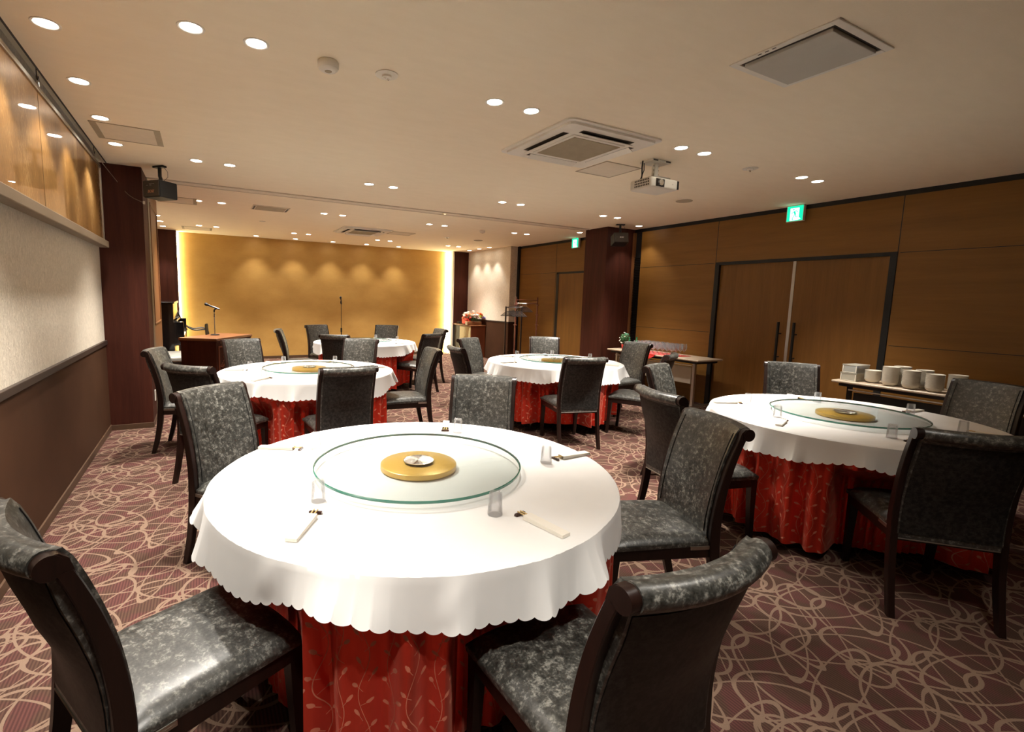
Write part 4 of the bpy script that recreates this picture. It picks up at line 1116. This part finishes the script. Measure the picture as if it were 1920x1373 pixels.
# two clear plastic boxes
def clear_box(z, w_, d_, h_, label, filled):
    t = thing('plastic_box', label, 'box', (6.03, 2.572, z), R(-4), 'clear plastic boxes')
    m_ = MB(); th = .003
    m_.box(-d_, d_, -w_, w_, 0, th); m_.box(-d_, d_, -w_, -w_+th, th, h_); m_.box(-d_, d_, w_-th, w_, th, h_); m_.box(-d_, -d_+th, -w_, w_, th, h_); m_.box(d_-th, d_, -w_, w_, th, h_)
    m_.build('body', M['box_plastic'], t)
    m_ = MB(); m_.rbox(-d_-.003, d_+.003, -w_-.003, w_+.003, h_, h_+.008, .002); m_.build('lid', M['box_plastic'], t)
    m_ = MB()
    for s in (-1, 1): m_.box(-d_-.003, -d_-.001, s*(w_-.008)-.003, s*(w_-.008)+.003, .005, h_-.004)
    m_.box(-d_-.003, -d_-.001, -w_+.005, w_-.005, .004, .008); m_.build('front_ribs', M['white_plastic'], t)
    if filled:
        MB().rbox(-d_+.01, d_-.03, -w_+.02, w_-.02, .004, h_*.72, .004).build('blue_packet', M['blue_label'], t)
    else:
        MB().rbox(-d_+.012, d_-.02, -w_+.012, w_-.012, .004, h_*.5, .004).build('contents', M['modesty_grey'], t)
clear_box(ZS, .075, .12, .075, 'lower clear plastic box at the left end of side table', False)
clear_box(ZS+.0845, .068, .11, .075, 'upper clear plastic box with a blue packet inside', True)
# wine glasses standing on a red cloth
o = MB(); o.rbox(-.20, .16, -.40, .40, 0, .004, .0015)
o.add([(-.20, -.40+.8, .004), (-.2005, .40, .0005)], [])
rc = MB(); rc.rbox(5.915, 6.28, 4.72, 5.50, ZS, ZS+.004, .0015)
rc.add([(5.893, 5.30, ZS-.03), (5.896, 5.06, ZS-.03), (5.894, 5.18, ZS-.085), (5.890, 5.30, ZS-.03), (5.892, 5.06, ZS-.03), (5.890, 5.18, ZS-.085),
        (5.916, 5.32, ZS+.004), (5.916, 5.04, ZS+.004), (5.893, 5.32, ZS+.003), (5.893, 5.04, ZS+.003)],
       [(0, 1, 2), (3, 5, 4), (0, 3, 4, 1), (1, 4, 5, 2), (2, 5, 3, 0), (6, 7, 9, 8), (8, 9, 1, 0)])
tag(rc.build('red_cloth', M['red_cloth']), 'red cloth under the glasses, one corner hanging over table edge', 'cloth')
WG = MB().lathe([(.032, 0), (.033, .002), (.006, .006), (.004, .012), (.004, .060), (.012, .068), (.030, .088), (.036, .115), (.034, .150), (.031, .170)], 20, caps=False).mesh('wine_glass', M['wine_glass_clear'])
rows_n = ['front row', 'second row', 'third row', 'rear row']
for i in range(4):
    for j in range(9):
        o = bpy.data.objects.new('wine_glass', WG); COL.objects.link(o); o.location = (5.955+i*.085, 4.79+j*.085, ZS+.0045)
        tag(o, 'stemmed glass on red cloth, %s, %s glass from the doors' % (rows_n[i], ORD[j]), 'glass', 'stemmed glasses on the red cloth')
# plant, ornament and bottles at the left end of that table
t = thing('decorated_plant', 'small dark green plant with teal and white ornaments on side table', 'plant', (6.12, 5.86, ZS))
MB().lathe([(.035, 0), (.05, .07), (.046, .075)], 18).build('pot', M['red_gloss'], t)
rp = random.Random(5)
def leaf_ball(c, r, n, sz, mat, nm, par, seed):
    rr_ = random.Random(seed); m_ = MB()
    for _ in range(n):
        u = Vector((rr_.gauss(0, 1), rr_.gauss(0, 1), rr_.gauss(0, 1))).normalized()
        p = Vector(c)+Vector((u.x*r[0], u.y*r[1], u.z*r[2]))*rr_.uniform(.45, 1)
        a = u.cross(Vector((rr_.gauss(0, 1), rr_.gauss(0, 1), .3))).normalized(); b = u.cross(a)
        m_.add([p-a*sz, p+b*sz*.45+u*.004, p+a*sz, p-b*sz*.45+u*.004], [(0, 1, 2, 3)])
    return m_.build(nm, mat, par)
leaf_ball((0, 0, .17), (.085, .085, .10), 230, .018, M['leaf'], 'foliage', t, 1)
leaf_ball((-.0, -.03, .245), (.04, .04, .025), 16, .015, M['teal_leaf'], 'teal_bow', t, 2)
m_ = MB()
for _ in range(14):
    u = Vector((rp.gauss(0, 1), rp.gauss(0, 1), rp.gauss(0, 1))).normalized()
    c = (u.x*.085, u.y*.085, .17+u.z*.10); m_.lathe([(.002, -.009), (.009, -.003), (.009, .004), (.002, .009)], 10, c)
m_.build('white_berries', M['porcelain'], t)
BOT = MB().lathe([(.026, 0), (.029, .006), (.029, .11), (.024, .135), (.011, .16), (.011, .195), (.013, .197), (.013, .21)], 20)
for (x, y, lab) in ((6.06, 5.70, 'green bottle with white label right of the small plant'), (6.20, 5.68, 'green bottle behind the one beside the small plant')):
    t = thing('glass_bottle', lab, 'bottle', (x, y, ZS), 0, 'green bottles on the side table')
    o = bpy.data.objects.new('body', BOT.mesh('body', M['bottle_green'])); COL.objects.link(o); o.parent = t
    MB().lathe([(.0296, .04), (.0296, .09)], 20, caps=False).build('paper_label', M['white_label'], t)

# ------------------------------------------------------------------ desk with microphone
dk = thing('reception_desk', 'dark carved wooden desk with polished top holding a microphone', 'desk', (.18, 7.88, 0), R(58)-0)
# local x along the long side (0.94), local y towards the back (0.52)
m_ = MB(); m_.rbox(-.48, .48, -.27, .27, .815, .85, .006, 3); m_.build('desktop', M['cabinet_top'], dk)
m_ = MB(); m_.box(-.46, .46, -.25, .25, 0, .80); m_.rbox(-.47, .47, -.26, .26, .795, .815, .005); m_.rbox(-.468, .468, -.258, .258, 0, .06, .004); m_.build('body', M['column_wood'], dk)
for (x0, x1) in ((-.42, -.03), (.03, .42)):
    m_ = MB()
    for (a, b, c, d) in ((x0, x1, .72, .74), (x0, x1, .12, .14), (x0, x0+.02, .14, .72), (x1-.02, x1, .14, .72)): m_.rbox(a, b, -.262, -.249, c, d, .003)
    rr_ = random.Random(9)
    for q in range(26):
        a = rr_.uniform(0, 2*PI); cx_, cz_ = rr_.uniform(x0+.06, x1-.06), rr_.uniform(.2, .66)
        m_.tube([(cx_+.03*math.cos(a+s_*1.3), -.252, cz_+.03*math.sin(a+s_*1.3)) for s_ in (0, .7, 1.4, 2.1)], .004, 6)
    m_.build('carved_panel', M['cabinet_side'], dk)
t = thing('table_microphone', 'microphone on a short silver stand on the dark desk', 'microphone', (.15, 8.0, .8505), R(-20))
MB().lathe([(.062, 0), (.062, .004), (.055, .012), (.012, .016)], 28).build('base', M['black_metal'], t)
MB().tube([(0, 0, .012), (0, 0, .34)], .0065, 10).build('stem', M['steel'], t)
MB().tube([(0, 0, .26), (0, 0, .31)], .009, 10).build('collar', M['chrome'], t)
MB().tube([(0, 0, .335), (0, 0, .36), (.015, 0, .38), (.03, 0, .385)], .011, 10).build('clip', M['black'], t)
MB().tube([(.075, 0, .375), (-.08, 0, .435)], [.0105, .0145], 14).build('body', M['black_gloss'], t)
MB().tube([(-.075, 0, .433), (-.085, 0, .437), (-.105, 0, .445), (-.120, 0, .450), (-.128, 0, .453)], [.015, .020, .024, .020, .008], 16).build('head', M['black'], t)
o = MB(); o.prism([(-.006, 0), (.006, 0), (.012, .13), (.007, .16), (.002, .13)], 'X', -.07, .07)
o = o.build('standing_card', M['black']); o.location = (.16, 8.45, .8505); tag(o, 'narrow black card standing on the desk behind microphone', 'card')
o.location = (.05, 8.12, .8505); o.rotation_euler = (0, 0, R(75))
# tall microphone stand
t = thing('microphone_stand', 'tall thin black microphone stand before the gold wall', 'microphone stand', (2.62, 10.5, 0), 0)
MB().lathe([(.13, .002), (.13, .012), (.03, .025)], 28).build('base', M['black_metal'], t)
MB().tube([(0, 0, .02), (0, 0, .78)], .011, 10).build('lower_pole', M['black_metal'], t)
MB().tube([(0, 0, .70), (0, 0, .79)], .018, 12).build('clutch', M['black'], t)
MB().tube([(0, 0, .78), (0, 0, 1.33)], .0065, 10).build('upper_pole', M['black_metal'], t)
MB().tube([(0, 0, 1.30), (-.01, 0, 1.34), (-.005, -.03, 1.37)], .014, 10).build('clip', M['black'], t)
MB().tube([(.02, .05, 1.30), (-.03, -.08, 1.42)], [.011, .015], 12).build('microphone', M['black_gloss'], t)
MB().tube([(-.028, -.075, 1.415), (-.034, -.09, 1.43), (-.04, -.105, 1.445), (-.043, -.112, 1.45)], [.015, .023, .020, .008], 14).build('head', M['black'], t)

# ------------------------------------------------------------------ piano and its bench, antique armchair
t = thing('upright_piano', 'black upright piano behind the left column', 'piano', (-.65, 9.85, 0))
m_ = MB(); m_.rbox(-.22, .235, -.72, .72, .08, 1.275, .006); m_.build('body', M['black_gloss'], t)
m_ = MB(); m_.rbox(-.235, .255, -.74, .74, 1.275, 1.30, .008, 3); m_.build('lid', M['black_gloss'], t)
m_ = MB(); m_.rbox(.22, .375, -.72, -.68, .60, .985, .01, 3); m_.rbox(.22, .375, .68, .72, .60, .985, .01, 3); m_.rbox(.22, .37, -.69, .69, .60, .72, .006); m_.build('key_bed', M['black_gloss'], t)
m_ = MB(); m_.box(.235, .365, -.66, .66, .72, .735); m_.build('keys', M['porcelain'], t)
m_ = MB(); m_.tube([(.24, -.70, .99), (.27, -.70, .99), (.27, .70, .99), (.24, .70, .99)], .014, 8); m_.build('key_lid_rail', M['black_gloss'], t)
for s in (-1, 1):
    m_ = MB(); m_.rbox(.31, .36, s*.69-.03, s*.69+.03, .06, .60, .006); m_.build('leg', M['black_gloss'], t)
m_ = MB(); m_.rbox(-.22, .37, -.72, -.66, .002, .08, .005); m_.rbox(-.22, .37, .66, .72, .002, .08, .005); m_.build('foot', M['black_gloss'], t)
t = thing('piano_bench', 'low bench with ribbed grey padded seat near the piano', 'bench', (-.33, 8.55, 0))
m_ = MB()
for q in range(5):
    y = -.36+q*.18; rows = []
    for i in range(9):
        a = PI*i/8; rows.append([(-.17+.34*j/6, y-.09*math.cos(a), .50+.035*math.sin(a)**.6) for j in range(7)])
    m_.grid(rows)
m_.rbox(-.17, .17, -.45, .45, .455, .502, .01)
m_.build('padded_seat', M['bench_grey'], t)
m_ = MB(); m_.rbox(-.16, .16, -.44, .44, .39, .455, .004); m_.build('frame', M['black_gloss'], t)
for sx in (-1, 1):
    for sy in (-1, 1):
        m_ = MB(); m_.tube([(sx*.14, sy*.41, .0), (sx*.135, sy*.40, .39)], [.014, .022], 10); m_.build('leg', M['black_gloss'], t)
AX = -.11
t = thing('antique_armchair', 'black framed armchair with tilted oval cream back beside the piano', 'chair', (AX, 10.95, 0), R(-86))
def oval(cy, cz, ry, rz, tilt, x=0, n=28): return [(ry*math.cos(2*PI*k/n), cy+tilt*(rz*math.sin(2*PI*k/n)), cz+rz*math.sin(2*PI*k/n)) for k in range(n)]
m_ = MB(); ov = oval(-.28, .99, .19, .25, -.42)
m_.f.append(tuple(range(28))); m_.v += [(x, y, z) for x, y, z in ov]; m_.sm.append(False)
m_.v += [(x*.9, y-.045, z) for x, y, z in ov]; m_.f.append(tuple(28+k for k in reversed(range(28)))); m_.sm.append(False)
for k in range(28): m_.f.append((k, (k+1) % 28, 28+(k+1) % 28, 28+k)); m_.sm.append(True)
m_.build('padded_back', M['cream_fabric'], t)
m_ = MB(); m_.tube(ov+[ov[0]], .016, 8); m_.build('back_frame', M['black'], t)
for s in (-1, 1):
    m_ = MB(); m_.tube(catmull([(s*.20, -.24, .92), (s*.23, -.18, .82), (s*.26, -.05, .75), (s*.27, .12, .76), (s*.27, .18, .70), (s*.26, .18, .45)], 5), .013, 8); m_.build('arm', M['black'], t)
    m_ = MB(); m_.tube(catmull([(s*.22, .22, 0), (s*.23, .20, .2), (s*.25, .21, .42)], 4), .017, 8); m_.build('leg', M['black'], t)
    m_ = MB(); m_.tube(catmull([(s*.20, -.27, 0), (s*.20, -.22, .2), (s*.20, -.19, .45), (s*.12, -.22, .76)], 4), .017, 8); m_.build('leg', M['black'], t)
m_ = MB(); m_.rbox(-.26, .26, -.22, .24, .38, .45, .02, 3); m_.build('seat_frame', M['black'], t)
m_ = MB(); m_.rbox(-.24, .24, -.20, .22, .45, .51, .025, 4); m_.build('seat', M['cream_fabric'], t)

# ------------------------------------------------------------------ cabinet with flowers
t = thing('low_cabinet', 'brown cabinet with cream doors in the far right corner', 'cabinet', (6.12, 11.22, 0))
m_ = MB(); m_.box(-.20, .212, -.50, .505, .0, .80); m_.build('body', M['cabinet_side'], t)
m_ = MB(); m_.rbox(-.225, .215, -.52, .515, .80, .825, .004); m_.build('countertop', M['cabinet_top'], t)
for (y0, y1) in ((-.485, -.20), (-.19, .10)):
    d_ = MB().rbox(-.212, -.200, y0, y1, .05, .785, .003).build('door', M['cabinet_cream'], t)
    MB().tube([(-.226, y1-.03 if y0 < -.3 else y0+.03, .52), (-.212, y1-.03 if y0 < -.3 else y0+.03, .52)], .008, 10).build('knob', M['brass'], d_)
MB().box(-.202, -.199, .12, .50, .05, .785).build('open_shelf', M['black'], t)
zc = .8255
o = MB().rbox(5.97, 6.13, 11.08, 11.33, zc, zc+.19, .01).build('red_box', M['red_gloss']); tag(o, 'bright red box behind the flower arrangement', 'box')
o = MB().rbox(5.95, 6.03, 11.45, 11.58, zc, zc+.06, .008).build('black_radio', M['black']); tag(o, 'small black device at the left end of cabinet top', 'device')
o = MB().rbox(5.92, 5.965, 11.12, 11.36, zc, zc+.022, .004).build('lacquer_tray', M['black_gloss']); tag(o, 'low black lacquer tray in front of the red box', 'tray')
t = thing('flower_arrangement', 'long low arrangement of white, peach and yellow flowers on cabinet', 'flowers', (6.055, 10.86, zc), R(82)); t.scale = (1.15, 1.2, 1.5)
MB().rbox(-.08, .08, -.16, .16, 0, .06, .01).build('basket', M['cabinet_top'], t)
rr_ = random.Random(12)
leaf_ball((0, 0, .09), (.08, .20, .045), 110, .022, M['leaf'], 'foliage', t, 4)
def flower(c, r, mat, nm='blossom'):
    m_ = MB(); 
    for ringi, (n, rad, el) in enumerate(((5, .45, 75), (7, .8, 45), (8, 1.0, 15))):
        for q in range(n):
            a = 2*PI*q/n+ringi*.4; e_ = R(el)
            d = Vector((math.cos(a)*math.cos(e_), math.sin(a)*math.cos(e_), math.sin(e_)*.8)); s_ = Vector((-math.sin(a), math.cos(a), 0))
            p = Vector(c)
            m_.add([p, p+d*r*rad*.6+s_*r*.30, p+d*r*rad, p+d*r*rad*.6-s_*r*.30], [(0, 1, 2, 3)], True)
    m_.lathe([(.002, -r*.3), (r*.42, -.1*r), (r*.38, .25*r), (.002, .45*r)], 10, c)
    m_.build(nm, M[mat], t)
fm = ['fl_white', 'fl_white', 'fl_peach', 'fl_pink', 'fl_white', 'fl_orange', 'fl_yellow', 'fl_white', 'fl_peach', 'fl_lilac']
for q in range(46):
    y = -.235+.47*(q+.5)/46+rr_.uniform(-.02, .02); x = rr_.uniform(-.10, .10)
    z = .085+.125*math.sqrt(max(0, 1-(y/.27)**2))*rr_.uniform(.35, 1.1)
    mt = 'fl_lilac' if y < -.19 and q % 2 else 'fl_yellow' if -.19 < y < -.10 and q % 3 == 0 else fm[q % 6]
    flower((x, y, z), rr_.uniform(.042, .058), mt)

# ------------------------------------------------------------------ coat racks with hangers
def rack(x0, x1, y, ztop, label, mat, knobs, dy=0.0):
    t = thing('coat_rack', label, 'coat rack', ((x0+x1)/2, y, 0), 0, 'coat racks with hangers')
    a = (x1-x0)/2
    for s in (-1, 1):
        m_ = MB(); m_.tube([(s*a, s*dy, .03), (s*a, s*dy, ztop)], .016, 12)
        if knobs: m_.lathe([(.016, 0), (.020, .01), (.012, .02), (.018, .032), (.006, .045)], 12, (s*a, s*dy, ztop))
        p = m_.build('post', M[mat], t)
        if knobs:
            for z in (1.38, 1.17, .96):
                MB().tube([(s*a, s*dy-.05, z), (s*a, s*dy+.05, z)], [.012, .012], 8).build('peg', M[mat], p)
        m_ = MB(); m_.tube([(s*a, s*dy-.22, .02), (s*a, s*dy, .05), (s*a, s*dy+.22, .02)], .014, 10); m_.build('foot', M[mat], t)
    zr = ztop-.09 if knobs else ztop-.015
    m_ = MB(); m_.tube([(-a, -dy, zr), (a, dy, zr)], .011, 10); m_.build('rail', M[mat], t)
    if knobs: m_ = MB(); m_.tube([(-a, -dy, zr+.07), (a, dy, zr+.07)], .009, 10); m_.build('rail', M[mat], t)
    return zr
M['hanger_wood'] = plain('hanger_wood', (0.012, 0.008, 0.006), 0.7, spec=0.1)
M['rack_wood'] = plain('rack_wood', (0.10, 0.028, 0.014), 0.4)
m_ = MB()
arc = [(0, .22*s_/8, -.085-.105*abs(s_/8)**1.1) for s_ in range(-8, 9)]
m_.tube(arc, [.005+.0015*(abs(s_)/8) for s_ in range(-8, 9)], 8)
m_.tube([(0, -.19, -.180), (0, .19, -.180)], .004, 6)
HB = m_.mesh('wooden_body', M['hanger_wood'])
m_ = MB(); m_.tube([(0, 0, -.085), (0, 0, -.045)] + [(0, .022*math.sin(R(a)), -.022-.0+.022*-math.cos(R(a))) for a in (0, 45, 90, 135, 180, 225, 260)], .0022, 6)
HH = m_.mesh('hook', M['chrome'])
def hangers(x0, x1, y, z, n, grp, lab, dy0=0, dy1=0, seed=1):
    rr_ = random.Random(seed)
    for q in range(n):
        f = q/(n-1); x = x0+(x1-x0)*f
        t = thing('coat_hanger', '%s hanger %s' % (lab, ('nearest the left post' if q == 0 else 'nearest the right post' if q == n-1 else '%s from the left' % ['first', 'second', 'third', 'fourth', 'fifth', 'sixth', 'seventh', 'eighth', 'ninth', 'tenth'][q])), 'coat hanger', (x, y+dy0+(dy1-dy0)*f, z+.0145), rr_.uniform(-.02, .02), grp)
        for nm2, me in (('wooden_body', HB), ('hook', HH)):
            o = bpy.data.objects.new(nm2, me); COL.objects.link(o); o.parent = t
zr = rack(5.745, 6.29, 8.52, 1.50, 'tall red brown coat rack with pegs against far wood wall', 'rack_wood', True)
hangers(5.80, 6.02, 8.52, zr-.0, 7, 'black hangers on the tall coat rack', 'black wooden')
zr2 = rack(5.19, 5.56, 8.03, 1.345, 'shorter dark coat rack left of the tall one', 'dark_wood', False)
hangers(5.22, 5.53, 8.03, zr2, 10, 'black hangers on the shorter coat rack', 'black low', seed=2)
